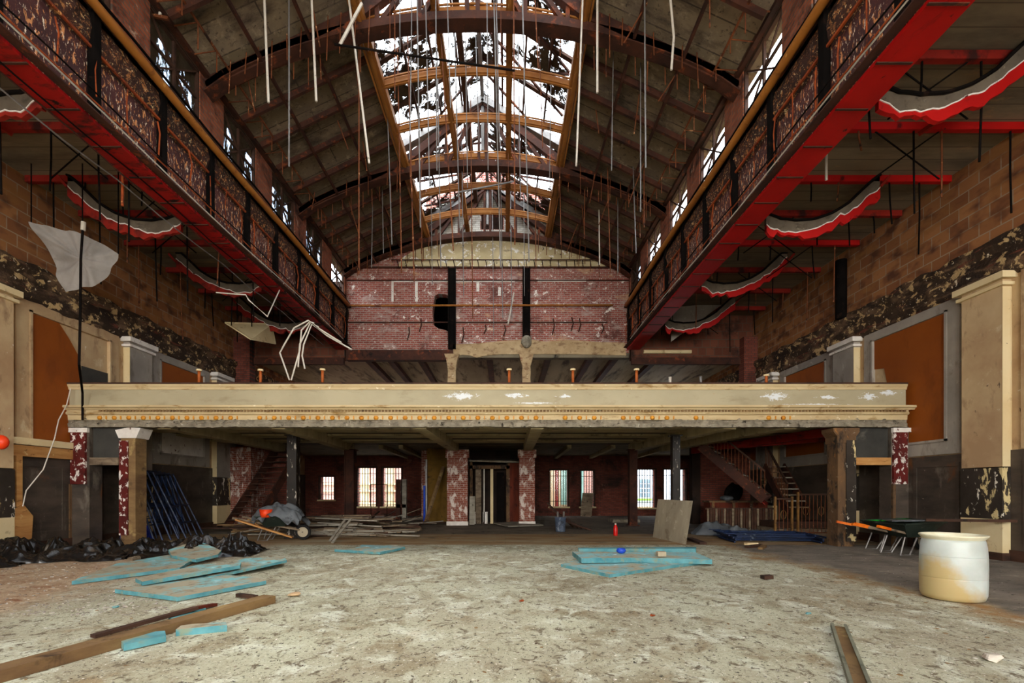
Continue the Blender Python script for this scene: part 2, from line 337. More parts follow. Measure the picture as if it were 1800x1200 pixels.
M['tarp_grey'] = MT('grey_tarp', '#4f5357', '#6d7276', 2, [('#2d2f31', 3, .55, .66)], rough=.5, bump=.3)
M['tarp_blue'] = MT('blue_tarp', '#0b1c6e', '#1530a4', 2, [('#081045', 3, .55, .7)], rough=.45, bump=.3)
M['sheet'] = MT('grey_cloth_sheet', '#857f79', '#98918a', 2, [('#7d766f', (2,2,4), .56, .7)], rough=.85, bump=.2)
M['blue_steel'] = MT('blue_scaffold_paint', '#131f38', '#1d3056', 3, [('#0d0f13', 5, .54, .66), ('#6b7888', 8, .62, .68)], rough=.5, bump=.1)
M['blue_pipe'] = MT('bright_blue_pole', '#1c3fae', '#2c57d2', 3, rough=.4, bump=0)
M['red_plastic'] = MT('bright_red_plastic', '#c40f0c', '#e01a12', 3, rough=.35, bump=0, spec=.5)
M['orange_red'] = MT('orange_red_plastic', '#e0340e', '#f04a1a', 3, rough=.4, bump=0)
M['orange_handle'] = MT('orange_handle_paint', '#c9570c', '#ee7a14', 5, rough=.5, bump=0)
M['green_tray'] = MT('green_tray_paint', '#0b6a1c', '#129a2a', 3, [('#0a2410', 3, .5, .62)], rough=.4, bump=.1)
M['dark_tray'] = MT('grimy_dark_tray', '#16201a', '#26302a', 3, [('#5a564c', 5, .6, .7)], rough=.5, bump=.2)
M['rubber'] = MT('black_rubber', '#101010', '#1c1b1a', 3, rough=.8, bump=.2)
M['bin'] = MT('scuffed_grey_bin', '#3c4656', '#566173', 4, [('#a7adb3', (9,9,4), .6, .64), ('#23272e', 6, .6, .7)], rough=.6, bump=.2)
M['copper'] = MT('orange_rusted_pipe', '#9a4c1c', '#c0672a', 5, [('#6a2f12', 7, .58, .68)], rough=.6, bump=.2)
M['steel_channel'] = MT('dusty_steel_channel', '#6d6f5f', '#8b8c79', (3,3,3), [('#3a382f', 4, .56, .68)], rough=.6, metal=.2, bump=.2)
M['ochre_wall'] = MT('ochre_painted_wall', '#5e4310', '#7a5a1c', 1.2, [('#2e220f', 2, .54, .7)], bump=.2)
M['dark_wall'] = MT('shaded_dark_wall', '#231a15', '#37281f', 1.2, [('#120d0b', 2, .54, .7)], bump=.2)  # near-black tone paints in the shade of recesses and openings
M['ext_pink'] = brickmat('pink_house_brick', 'XZY', '#c98a7a', '#d69a88', '#e5c9bb', [('#e9b9a8', .4, .5, .7)], .25, .09, .015)
M['ext_white'] = MT('white_clapboard', '#d5dade', '#e6eaec', (.2,1,8), rough=.8, bump=0)
M['ext_tan'] = MT('tan_stone_sill', '#d3b98c', '#e6d3aa', 3, rough=.8, bump=0)
M['ext_ground'] = MT('street_asphalt', '#77726a', '#8c877e', 1, rough=.9)
M['glass_dark'] = MT('house_window_glass', '#4b5f66', '#6d8790', 2, rough=.15, bump=0, spec=.6)
M['teal'] = MT('teal_door_paint', '#7fa89a', '#93bbad', 2, rough=.6, bump=0)
M['leaf'] = MT('leaf_green', '#7ba03a', '#a3c25a', 9, rough=.7)
# glass with leaf litter and grime lying on it (solid patches) ; clear areas let the sky through
def glass(name, thr, sc, streak=False, tint=(1,1,1,1)):
    t = NT(name); t.n.remove(t.b)
    tr = t.n.new('ShaderNodeBsdfTransparent'); tr.inputs[0].default_value = tint
    gl = t.n.new('ShaderNodeBsdfGlossy'); gl.inputs['Roughness'].default_value = .15
    ms = t.n.new('ShaderNodeMixShader'); ms.inputs[0].default_value = .05; t.L(tr.outputs[0], ms.inputs[1]); t.L(gl.outputs[0], ms.inputs[2])
    df = t.n.new('ShaderNodeBsdfDiffuse'); t.L(t.mix(t.noise(9), C('#2a241d'), C('#54493a')), df.inputs[0])
    n1 = t.noise(sc, 8, .78, (3,1,2), .6); big = t.noise(.55 if not streak else (3,3,.6), 2, .5, (7,2,9))
    ad = t.n.new('ShaderNodeMath'); ad.operation = 'MULTIPLY_ADD'; t.L(big, ad.inputs[0]); ad.inputs[1].default_value = .8; t.L(n1, ad.inputs[2])
    mx = t.n.new('ShaderNodeMixShader'); t.L(t.ramp(ad.outputs[0], thr, thr+.04), mx.inputs[0]); t.L(ms.outputs[0], mx.inputs[1]); t.L(df.outputs[0], mx.inputs[2])
    t.L(mx.outputs[0], t.n['Material Output'].inputs[0]); return t.m
M['skyglass'] = glass('littered_skylight_glass', .89, (3.6,3.6,3.6))
M['cglass'] = glass('clear_old_glass', 1.05, (5,5,2.5), True, (.95,.97,1,1))
M['cglass_dirty'] = glass('grimy_old_glass', .80, (6,6,2), True, (.2,.235,.28,1))
# ================================================================ STRUCTURE
XL, XR = -9.95, 9.25          # outer walls
GL, GR = -5.9, 4.6            # nave girder planes
NC = (GL+GR)/2; NH = (GR-GL)/2
YB = 18.0; Y0 = -9.5; YF = 24.0
ZG, ZP, ZE, ZA = 6.5, 8.25, 9.4, 7.8
def roofZ(x): return ZE+.47*max(0, NH-abs(x-NC))
SKH = 2.3                      # skylight half width
ZK = roofZ(NC-SKH)
# one floor: pale concrete, darker strip to the right of the nave, rubble dust at the left
t = NT('hall_floor')
def fmix(base, l):
    for (hexc, sc, loc, dist, a, b) in l: base = t.mix(t.ramp(t.noise(sc, 7, .7, loc, dist), a, b), base, C(hexc))
    return base
c1 = t.mix(t.ramp(t.noise(.6, 5, .6), .4, .6), C('#aaa48c'), C('#bebea4'))
c1 = fmix(c1, [('#94886c', (1.9,1.5,1), (5,2,0), .5, .50, .64), ('#7f7356', (.8,.7,1), (51,2,0), .4, .54, .70), ('#d4d7c4', (2.6,2.2,1), (1,9,0), .6, .52, .64), ('#ab8d66', .8, (22,4,0), 0, .6, .74),
   ('#6f6450', (8,7,3), (9,9,0), .8, .55, .62), ('#39342b', (24,20,12), (4,19,0), .5, .59, .63), ('#4f4838', (46,40,12), (24,9,0), .5, .58, .63), ('#ece8da', (34,30,15), (14,1,0), .5, .60, .65)])
c2 = t.mix(t.ramp(t.noise(.9, 6, .62), .36, .64), C('#625c54'), C('#8d8477'))
c2 = fmix(c2, [('#a49a89', (2,5,1), (5,2,0), .4, .56, .68), ('#2a2620', (9,12,9), (4,19,0), .5, .6, .66), ('#d2cbb9', (14,18,14), (1,3,0), .5, .66, .7)])
c3 = t.mix(t.ramp(t.noise(1.5, 6, .62), .36, .64), C('#a58567'), C('#bda78a'))
c3 = fmix(c3, [('#ddc9aa', (9,13,6), (5,2,0), .4, .54, .62), ('#8a5636', (3,5,6), (15,2,0), .4, .56, .68), ('#6a4028', (12,14,6), (15,2,0), .4, .58, .66), ('#33241a', (14,18,14), (4,19,0), .5, .6, .66)])
sx = t.n.new('ShaderNodeSeparateXYZ'); t.L(t.co, sx.inputs[0])
def mth(op, a, b=None, c=None):
    m = t.n.new('ShaderNodeMath'); m.operation = op
    for i, v in enumerate((a, b, c)):
        if v is None: continue
        if isinstance(v, (int, float)): m.inputs[i].default_value = v
        else: t.L(v, m.inputs[i])
    return m.outputs[0]
nz = t.noise(.7, 6, .65, (31,2,0))
rx = mth('MULTIPLY_ADD', nz, 1.6, sx.outputs[0]); lx = mth('MULTIPLY_ADD', nz, -2.2, sx.outputs[0])
def sstep(v, a, b):
    m = t.n.new('ShaderNodeMapRange'); m.interpolation_type = 'SMOOTHSTEP'; m.inputs[1].default_value = a; m.inputs[2].default_value = b
    t.L(v, m.inputs[0]); return m.outputs[0]
cc = t.mix(sstep(rx, 5.8, 6.25), c1, c2)
# ochre dust ridge along the joint of the two floors
rd = mth('SUBTRACT', 1.0, mth('ABSOLUTE', mth('MULTIPLY', mth('SUBTRACT', rx, 5.9), 2.6)))
cc = t.mix(mth('MULTIPLY', sstep(rd, 0, .9), sstep(t.noise((2,1.3,1), 6, .7, (3,3,3)), .36, .66)), cc, C('#97703f'))
cc = t.mix(sstep(lx, -5.8, -6.9), cc, c3)
t.bump(t.noise(9, 8, .75), .55, .03); M['floor'] = t.done(cc, .9)
struct('floor', MB().box(XL-.3, XR+.3, Y0, 11.35, -.2, 0), M['floor'])
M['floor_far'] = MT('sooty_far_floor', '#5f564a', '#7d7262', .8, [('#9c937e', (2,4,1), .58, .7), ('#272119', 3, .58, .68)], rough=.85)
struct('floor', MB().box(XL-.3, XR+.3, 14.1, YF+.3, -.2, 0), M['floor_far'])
struct('floor', MB().box(XL-.3, XR+.3, 11.35, 14.1, -.2, 0.0), M['floor_wood'])

# ---- outer side walls
def outer(side):
    s = -1 if side == 'left' else 1; X = XL if s < 0 else XR
    a, b = sorted((X, X+s*.3))
    struct('wall_'+side, MB().box(a, b, Y0, YF+.3, 0, 5.4), M['plaster'])
    a, b = sorted((X+s*.01, X+s*.3)); struct('wall_'+side, MB().box(a, b, Y0, YF+.3, 5.95, 9.0), M['block'])
    # torn cornice band: ragged strip standing proud of the wall
    m = MB(); n = 150; ys = [Y0+(YF-Y0)*i/n for i in range(n+1)]
    rows = []
    for y in ys:
        j1 = noise.noise(V(y*1.7, s*3, 0))*.16; j2 = noise.noise(V(y*2.3, s*9, 5))*.13; o = .05+.06*abs(noise.noise(V(y*1.3, s, 9)))
        rows.append([(X, y, 5.22+j1), (X-s*o, y, 5.28+j1), (X-s*(o+.05), y, 5.55+j2*.5), (X-s*.07, y, 5.72), (X-s*.16, y, 5.86+j2*.4), (X-s*.14, y, 5.97+j2), (X+s*.02, y, 6.02+j2)])
    for i in range(n):
        for k in range(6): m.quad(rows[i][k], rows[i+1][k], rows[i+1][k+1], rows[i][k+1])
    struct('trim_1' if s < 0 else 'trim_2', m, M['plaster_torn'])
    # wainscot
    m = MB(); a, b = sorted((X-s*.03, X+s*.01))
    m.box(a, b, Y0, YF, .05, 2.02)
    for (y0, y1) in ((-3.0,.8),(1.2,4.8),(5.2,8.7),(9.7,11.0)):
        for (u0, u1, z0, z1) in ((y0+.1, y1-.1, 1.78, 1.86), (y0+.1, y1-.1, .32, .4)):
            p, q = sorted((X-s*.05, X)); m.box(p, q, u0, u1, z0, z1)
        for u in (y0+.1, y1-.18):
            p, q = sorted((X-s*.05, X)); m.box(p, q, u, u+.08, .4, 1.78)
    struct('trim_3' if s < 0 else 'trim_4', m, M['wainscot'])
    struct('baseboard_'+side, MB().box(*sorted((X-s*.06, X)), Y0, YF, 0, .2), M['dark_wood'])
    # piers
    k = 5
    for i, (y0, y1) in enumerate(((1.0,1.8), (4.95,5.75), (8.83,9.62), (12.6,13.4), (16.4,17.2))):
        p = (X-s*.17, X)
        lt = M['plaster_grey'] if y0 > 12 else M['plaster']
        o = struct('trim_%d' % (k+i+(0 if s < 0 else 10)), MB().box(*sorted(p), y0, y1, 1.72, 5.25), lt)
        m = MB(); m.box(*sorted((X-s*.23, X)), y0-.06, y1+.06, 5.02, 5.08); m.box(*sorted((X-s*.27, X)), y0-.1, y1+.1, 5.14, 5.26)
        m.build('capital', M['plaster_light'] if y0 < 12 else M['peel_white'], o)
        MB().box(*sorted((X-s*.185, X)), y0-.012, y1+.012, .75, 1.70).build('black_pier_face', M['wainscot_peel'], o)
        MB().box(*sorted((X-s*.18, X)), y0-.01, y1+.01, .14, .75).build('pier_foot', M['plaster_light'], o)
        MB().box(*sorted((X-s*.2, X)), y0-.03, y1+.03, 0, .14).build('pier_base', M['dark_wood'], o)
        # camera side of the pier painted paler, as the light falls on it
        MB().box(*sorted((X-s*.175, X-s*.0)), y0-.008, y0, 1.72, 5.0).build('lit_side', M['plaster_light'], o)
    # framed panels between piers
    for j, (y0, y1) in enumerate(((-2.6,.8), (2.0,4.75), (5.95,8.63), (9.8,12.4), (13.6,16.2), (17.4, 20))):
        m = MB(); g = .3
        A = sorted((X-s*.05, X))
        m.box(*A, y0, y1, 2.04, 2.34); m.box(*A, y0, y1, 5.02, 5.22); m.box(*A, y0, y0+g, 2.34, 5.02); m.box(*A, y1-g, y1, 2.34, 5.02)
        A = sorted((X-s*.08, X)); m.box(*A, y0+g-.04, y1-g+.04, 2.31, 2.36); m.box(*A, y0+g-.04, y1-g+.04, 5.0, 5.04)
        m.box(*A, y0+g-.04, y0+g+.01, 2.3, 5.04); m.box(*A, y1-g-.01, y1-g+.04, 2.3, 5.04)
        o = struct('trim_%d' % (30+j+(0 if s < 0 else 10)), m, M['plaster_grey'] if y0 > 12 or (s > 0 and y0 > 9) else M['plaster'])
        A = sorted((X-s*.02, X))
        if s > 0 and j == 3:   # torn lower corner of the ochre paper shows grey plaster
            MB().prism([(X-s*.02, y0+g, 2.34), (X-s*.02, 11.5, 2.34), (X-s*.02, 11.5, 3.55), (X-s*.02, 11.62, 3.58), (X-s*.02, 11.78, 4.25), (X-s*.02, y1-g, 4.3), (X-s*.02, y1-g, 5.02), (X-s*.02, y0+g, 5.02)], (s*.02,0,0)).build('ochre_panel', M['orange_panel'], o)
        elif s < 0 and j == 3:
            MB().prism([(X-s*.02, y0+g, 2.34), (X-s*.02, 11.3, 2.34), (X-s*.02, 11.3, 4.35), (X-s*.02, 11.0, 4.75), (X-s*.02, 10.75, 5.02), (X-s*.02, y0+g, 5.02)], (s*.02,0,0)).build('ochre_panel', M['orange_panel'], o)
            MB().box(*sorted((X-s*.018, X)), 11.35, 12.1, 2.34, 4.2).build('soot_panel', M['grey_panel'], o)
        else:
            zb = 3.2 if (s < 0 and j == 4) else 2.34
            MB().box(*A, y0+g, y1-g, zb, 5.02).build('ochre_panel', M['orange_panel'], o)
            if zb > 3: MB().box(*A, y0+g, y1-g, 2.34, zb).build('pale_panel', M['peel_white'], o)
    # aisle ceiling
    g = GL-.1 if s < 0 else GR+.1
    struct('ceiling', MB().box(*sorted((g, X+s*.3)), Y0, YB+.3, ZA, ZA+.2), M['aisle_ceiling'])
outer('left'); outer('right')

# ---- front wall behind the camera, with three unseen openings added to let light in
m = MB(); holes = [[(x-1.8, Y0-.3, 2), (x+1.8, Y0-.3, 2), (x+1.8, Y0-.3, 8), (x-1.8, Y0-.3, 8)] for x in (-6.6, -.35, 5.9)]
m.holed([(XL-.3,Y0-.3,0),(XR+.3,Y0-.3,0),(XR+.3,Y0-.3,10),(NC,Y0-.3,13.5),(XL-.3,Y0-.3,10)], holes, (0,.3,0))
struct('wall_front', m, M['plaster'])
# ---- nave back gable with the knocked-out hole
outl = [(GL,YB,6.35),(GR,YB,6.35),(GR,YB,ZE+.05),(NC+SKH,YB,ZK+.1),(NC+SKH,YB,12.1),(NC,YB,13.3),(NC-SKH,YB,12.1),(NC-SKH,YB,ZK+.1),(GL,YB,ZE+.05)]
def hx(px, py): return tuple(P(px, py, YB))
hole = [hx(x, y) for x, y in ((764,520),(771,516),(784,517),(791,522),(793,540),(792,570),(790,584),(783,580),(770,577),(762,571),(760,548))]
gate = [hx(x, y) for x, y in ((846,372),(884,372),(884,403),(846,403))]
struct('wall_back', MB().holed(outl, [hole, gate], (0,.35,0)), M['brick_upper'])
o = struct('trim_50', MB().holed([hx(x,y) for x,y in ((700,470),(705,455),(725,443),(757,430),(800,423),(850,419),(900,420),(950,424),(1000,434),(1040,448),(1062,462),(1064,470))][::-1], [], (0,-.04,0)), M['arch_plaster'])
struct('trim_51', MB().holed([hx(755,415)]+[hx(x,y) for x,y in ((757,372),(842,318),(928,372),(975,385),(975,416),(900,409),(850,407),(800,411))], [[hx(x,y) for x,y in ((844,370),(886,370),(886,405),(844,405))]], (0,-.05,0)), M['white_brick'])
m = MB()
for k in range(13): m.box(hx(846+k*3.1,0)[0], hx(847+k*3.1,0)[0], YB+.1, YB+.16, 10.97, 11.63)
struct('trim_52', m, M['dark_wood'])
# buff render band, ragged lower edge; dark steel lintel on its left side
low = [(x, y) for x, y in ((797,620),(803,627),(812,624),(826,625),(838,629),(846,627),(858,625),(880,623),(915,623),(922,628),(930,628),(938,623),(1000,623),(1060,624),(1100,625))]
top = [(1098,603),(1060,602),(1000,598),(960,601),(930,597),(880,600),(840,604),(797,606)]
struct('trim_53', MB().holed([hx(x,y) for x,y in low+top], [], (0,-.06,0)), M['concpost'])
struct('trim_54', MB().box(GL, hx(797,0)[0], YB-.08, YB+.2, 6.1, 6.48), M['rust_dark'])
struct('trim_55', MB().box(hx(797,0)[0], GR, YB-.02, YB+.3, 6.2, 6.38), M['slab_under'])
# horizontal ledges in the brickwork
m = MB(); m.box(GL, GR, YB-.05, YB, 9.52, 9.58); m.box(GL, GR, YB-.05, YB, 9.05, 9.09); m.box(GL, GR-.8, YB-.045, YB, 7.49, 7.53)
struct('trim_56', m, M['rust_dark'])
m = MB()
for (px, w0, y0, y1) in ((690,3,494,530),(732,4,494,530),(840,4,494,512),(878,4,505,520)): m.box(hx(px-w0/1.6,0)[0], hx(px+w0/1.6,0)[0], YB-.015, YB, hx(0,y1)[2], hx(0,y0)[2])
m.box(hx(690,0)[0], hx(905,0)[0], YB-.014, YB, hx(0,496)[2], hx(0,492)[2]); m.box(hx(945,0)[0], hx(1030,0)[0], YB-.014, YB, hx(0,495)[2], hx(0,491)[2])
struct('trim_57', m, M['peel_white'])
# ---- aisle back walls at the same line (upper, tile) and lower brick
for s, a, b in ((1, GR+.1, XR), (-1, XL, GL-.1)):
    struct('wall_back', MB().box(a, b, YB+.05, YB+.3, 6.15, ZA), M['block_back'])
    struct('trim_58' if s > 0 else 'trim_59', MB().box(a, b, YB-.05, YB+.1, 5.95, 6.2), M['rust_dark'])
struct('wall_back', MB().box(7.35, XR, YB+.2, YB+.5, 0, 2.85), M['brick_dark'])
struct('wall_back', MB().box(XL, -8.2, YB+.2, YB+.5, 0, 2.85), M['brick_dark'])
struct('trim_60', MB().box(8.75, XR, YB-.3, YB+.1, 3.0, 6.9), M['brick_dark'])
struct('trim_61', MB().box(XL, -9.35, YB-.3, YB+.1, 3.0, 6.9), M['brick_dark'])
struct('trim_62', MB().box(-10+.06, -9.05, 17.2, YB+.2, 0, 2.8), M['brick_pillar'])
# ---- far window wall
def fx(px): return (px-CX)*YF/F
def fz(py): return H+(CY-py)*YF/F
WN = [(562,587,838,878),(627,661,822,890),(672,706,822,890),(967,998,826,890),(1021,1044,827,890),(1120,1152,825,892),(1167,1206,825,892)]
holes = [[(fx(a),YF,fz(d)),(fx(b),YF,fz(d)),(fx(b),YF,fz(c)),(fx(a),YF,fz(c))] for a,b,c,d in WN]
ADDED_WN = [(x-.7, x+.7) for x in (-8.3,-5.6,-2.9,-.2,2.5,5.2,7.9)]  # unseen upper windows, added to light the gallery soffit
holes += [[(a,YF,3.7),(b,YF,3.7),(b,YF,5.9),(a,YF,5.9)] for a, b in ADDED_WN]
struct('wall_back', MB().holed([(XL,YF,0),(XR,YF,0),(XR,YF,9),(XL,YF,9)], holes, (0,.4,0)), M['brick_dark'])
for i, (a,b,c,d) in enumerate(WN):
    m = MB(); x0, x1, z0, z1 = fx(a), fx(b), fz(d), fz(c)
    m.box(x0-.06, x0, YF-.04, YF+.1, z0, z1); m.box(x1, x1+.06, YF-.04, YF+.1, z0, z1); m.box(x0-.06, x1+.06, YF-.04, YF+.1, z1, z1+.06)
    o = struct('window_%d' % (i+1), m, M['dark_wood'])
    MB().box(x0-.1, x1+.1, YF-.1, YF+.2, z0-.07, z0).build('window_sill', M['plaster_light'], o)
    m = MB(); n = max(4, int((x1-x0)/.125))
    for k in range(n): m.tube([(x0+(x1-x0)*(k+.5)/n, YF+.25, z0), (x0+(x1-x0)*(k+.5)/n, YF+.25, z1)], .018, 5)
    for z in (z0+.25, z1-.28): m.bar((x0, YF+.25, z), (x1, YF+.25, z), .02, .025)
    m.build('window_bars', M['black'], o)
    MB().quad((x0,YF+.32,z0),(x1,YF+.32,z0),(x1,YF+.32,z1),(x0,YF+.32,z1)).build('window_glass', M['cglass'], o)
for i, (a, b) in enumerate(ADDED_WN):
    m = MB(); m.box(a-.06, a, YF-.04, YF+.1, 3.7, 5.9); m.box(b, b+.06, YF-.04, YF+.1, 3.7, 5.9); m.box(a, b, YF+.05, YF+.1, 4.75, 4.82)
    o = struct('window_%d' % (i+60), m, M['dark_wood'])
    MB().quad((a,YF+.12,3.7),(b,YF+.12,3.7),(b,YF+.12,5.9),(a,YF+.12,5.9)).build('window_glass', M['cglass'], o)
# interior ceilings behind the nave line
m = MB().box(XL, XR, YB+.3, YF, 6.38, 6.6); struct('ceiling', m, M['gallery_soffit'])
for i, px in enumerate((640,680,735,860,965,1040,1085,1160)):
    x = (px-CX)*YB/F; m = MB().bar((x,YB+.1,6.3),(x*1.02,YF,6.3),.22,.2)
    one('soffit_beam', m, M['rust_dark'], 'concrete rib under the gallery slab above the balcony parapet', 'beam', 'ribs under the upper gallery slab')
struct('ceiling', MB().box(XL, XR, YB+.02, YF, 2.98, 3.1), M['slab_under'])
for i, px in enumerate((690,722,990,1060,1150)):
    x = (px-CX)*20/F; one('joist', MB().bar((x,YB+.1,2.9),(x*1.05,YF-.05,2.9),.16,.14), M['beamconc'], 'pale joist under the ceiling between brick pillars and barred windows', 'beam', 'rear joists before the barred windows')
# rooms partitions beyond the pillars
struct('wall_back', MB().box(-3.15, -1.95, 19.5, 19.65, 0, 2.95), M['ochre_wall'])
struct('wall_back', MB().box(-3.55, -3.25, 20.5, 20.9, 0, 2.95), M['brick_pillar'])
struct('wall_back', MB().box(-1.95, 1.2, 20.6, 20.8, 0, 2.95), M['dark_wall'])
struct('wall_back', MB().box(7.05, 7.35, YB+.2, 18.5, 0, 2.95), M['dark_wall'])
struct('wall_back', MB().box(hx(840,0)[0], hx(890,0)[0], YB+.5, YB+.6, 10.7, 11.9), M['dark_wall'])  # dark panel stands in for the shade inside the gate opening

# ---- roof slabs, curb
YR = YB+.2
for s in (-1, 1):
    xe = NC+s*(NH+.25); xk = NC+s*SKH
    struct('ceiling', MB().prism([(xe,Y0,ZE-.1),(xk,Y0,ZK),(xk,Y0,ZK+.22),(xe,Y0,ZE+.15)], (0,YR-Y0,0)), M['roof'])
    m = MB().box(*sorted((xk, xk+s*.12)), Y0, YR, ZK, ZK+.45); struct('ceiling', m, M['dark_wood'])
ZC = ZK+.45; ZR = ZC+SKH*.62
# skylight panes + bars
ribs = [Y0+ (YR-Y0)*i/20 for i in range(21)]
sky = thing('skylight', (NC, 4, ZC), 'long gabled glass skylight littered with leaves along the roof ridge', 'skylight')
for s in (-1, 1):
    xk = NC+s*SKH
    for i in range(20):
        a, b = ribs[i], ribs[i+1]
        MB().quad((xk,a,ZC),(xk,b,ZC),(NC,b,ZR),(NC,a,ZR)).build('glass_pane', M['skyglass'], sky)
    for i in range(21):
        y = ribs[i]; MB().bar((xk,y,ZC),(NC,y,ZR),.06,.12,(0,1,0)).build('glazing_bar', M['dark_wood'], sky)
    for k in (1, 2, 3):
        f = k/4; m = MB().bar((xk+(NC-xk)*f, Y0, ZC+(ZR-ZC)*f-.05), (xk+(NC-xk)*f, YR, ZC+(ZR-ZC)*f-.05), .05, .08); m.build('purlin', M['dark_wood'], sky)
MB().bar((NC, Y0, ZR-.08), (NC, YR, ZR-.08), .1, .18).build('ridge_beam', M['galv'], sky)
for i, y in enumerate((5.0, 9.6, 13.9, 17.8)):   # gable frames of steel under the glass
    m = MB()
    for s in (-1, 1):
        m.bar((NC+s*SKH, y, ZC-.1), (NC, y, ZR-.2), .18, .26, (0,1,0))
    m.bar((NC, y, ZC-.2), (NC, y, ZR-.25), .08, .08)
    m.build('gable_frame', M['galv'] if i else M['dark_wood'], sky)
for j in range(9):   # cross braces lying against the glass
    y = 6.2+j*1.35
    for s in (-1, 1):
        if R.random() < .75: MB().bar((NC+s*SKH*.95, y, ZC+.02), (NC+s*.1, y+1.3, ZR-.18), .045, .05).build('brace', M['rust_dark'], sky)
        if R.random() < .55: MB().bar((NC+s*SKH*.95, y+1.3, ZC+.02), (NC+s*.1, y, ZR-.18), .045, .05).build('brace', M['rust_dark'], sky)
for s, x in ((-1, NC-.42), (1, NC+.42)):
    MB().box(x-.07, x+.07, Y0, YR, ZC+.55, ZC+.75).build('ridge_purlin', M['dark_wood'], sky)

# ---- clerestory walls with windows and brick between
cl = 0
for s, X in ((-1, GL), (1, GR)):
    wins = [c for c in (-7, -4.3, -1.6, 1.1, 3.3, 4.4+1.05, 7.0, 8.75, 10.9, 12.85, 15.0, 17.15) if True]
    wins = [-6.4, -4.2, -2.0, .2, 2.4, 4.5, 6.6, 8.7, 10.8, 12.9, 15.0, 17.1]
    w0 = X if s > 0 else X-.1
    z0, z1 = ZP+.02, ZE
    m = MB(); m.box(w0, w0+.1, Y0, YB, ZP-.3, z0+.06)
    ys = [Y0]+sum([[c-.66, c+.66] for c in wins], [])+[YB]
    for i in range(0, len(ys), 2): m.box(w0, w0+.1, ys[i], ys[i+1], z0+.06, z1)
    struct('wall_left' if s < 0 else 'wall_right', m, M['brick_cler'])
    for i, c in enumerate(wins):
        cl += 1; f = MB(); xf = X+s*.06; a, b, zb, zt = c-.66, c+.66, z0+.06, z1-.02
        for (p, q) in (((a,zb),(a,zt)), ((b,zb),(b,zt)), ((a,zb),(b,zb)), ((a,zt),(b,zt))):
            f.bar((xf,p[0],p[1]), (xf,q[0],q[1]), .07, .07, (1,0,0))
        o = struct('window_%d' % (20+cl), f, M['dark_wood'])
        g = MB()
        g.bar((xf,c,zb),(xf,c,zt),.05,.045,(1,0,0)); g.bar((xf,a,(zb+zt)/2),(xf,b,(zb+zt)/2),.05,.04,(1,0,0))
        g.bar((xf,a,zb),(xf,b,zt),.03,.03,(1,0,0)); g.bar((xf,b,zb),(xf,a,zt),.03,.03,(1,0,0))
        g.build('mullions', M['dark_wood'], o)
        dirty = (s < 0 and i not in (11,)) or (s > 0 and i in (11,))
        MB().quad((xf+s*.03,a,zb),(xf+s*.03,b,zb),(xf+s*.03,b,zt),(xf+s*.03,a,zt)).build('window_glass', M['cglass_dirty' if dirty else 'cglass'], o)

# ================================================================ BALCONY
YBF = 11.0
bl, br = XL+.02, 9.13
t = NT('khaki_parapet')
c = t.mix(t.ramp(t.noise((.7,1,1)), .35, .65), C('#a59b7e'), C('#b2a88a'))
c = fmix(c, [('#93876a', (1.2,1,3), (2,0,0), .3, .56, .74), ('#a9713c', (2.6,1,6), (15,5,9), .3, .66, .71), ('#5a4c38', (11,9,11), (41,2,9), .3, .69, .72)])
sx = t.n.new('ShaderNodeSeparateXYZ'); t.L(t.co, sx.inputs[0])
acc = None
for (px, hw, z, hz) in ((812,42,3.43,.13),(905,30,3.44,.08),(992,18,3.42,.06),(940,60,3.27,.03),(1365,30,3.42,.15),(1455,26,3.40,.06),(1528,22,3.42,.12),(1562,22,3.5,.08),(1430,80,3.24,.02)):
    X0 = (px-CX)*YBF/F; W0 = hw*YBF/F
    q = mth('SUBTRACT', 1.0, mth('ADD', mth('ABSOLUTE', mth('MULTIPLY', mth('SUBTRACT', sx.outputs[0], X0), 1/W0)), mth('ABSOLUTE', mth('MULTIPLY', mth('SUBTRACT', sx.outputs[2], z-2.75), 1/hz))))
    acc = q if acc is None else mth('MAXIMUM', acc, q)
msk = mth('ADD', mth('MULTIPLY', mth('MAXIMUM', acc, -1.0), .22), t.noise((9,1,17), 8, .8, (3,3,8)))
c = t.mix(t.ramp(msk, .575, .60), c, C('#dfe4e6'))
t.bump(t.noise(5, 6, .7), .12, .02); M['balcony'] = t.done(c, .6)
bal = thing('balcony', (0, YBF, 2.75), 'khaki painted balcony front with cream cornice spanning the whole hall', 'balcony')
m = MB().box(bl, br, YBF+.02, YBF+.3, 3.2, 3.68); m.build('parapet_panel', M['balcony'], bal)
def strip(name, mat, prof, x0, x1):
    m = MB(); pr = [(y, z) for y, z in prof]
    m.prism([(x0, YBF-y, z) for y, z in pr], (x1-x0, 0, 0)); return m.build(name, mat, bal)
strip('cap_rail', M['dark_wood'], [(.05,3.69),(.05,3.725),(-.34,3.725),(-.34,3.69)], bl, br)
strip('cap_moulding', M['cornice'], [(-.3,3.69),(.04,3.69),(.035,3.65),(.015,3.62),(.005,3.57),(-.3,3.57)], bl, br)
strip('cornice_moulding', M['cornice'], [(-.3,3.22),(.0,3.22),(.06,3.205),(.15,3.195),(.16,3.15),(.12,3.13),(.10,3.10),(-.3,3.10)], bl-.0, br+.1)
strip('lower_moulding', M['cornice'], [(-.3,3.06),(.06,3.06),(.085,3.03),(.07,3.0),(.03,2.985),(.02,2.88),(-.3,2.88)], bl, br)
m = MB(); n = 240
for k in range(n):
    x = bl+.75+(br-bl-.8)*k/n; m.box(x, x+.05, YBF-.085, YBF+.05, 3.055, 3.10)
m.build('bead_row', M['brown_wood'], bal)
MB().box(bl, br, YBF-.055, YBF+.05, 3.05, 3.105).build('bead_ground', M['cornice'], bal)
x = -9.2; k = 0
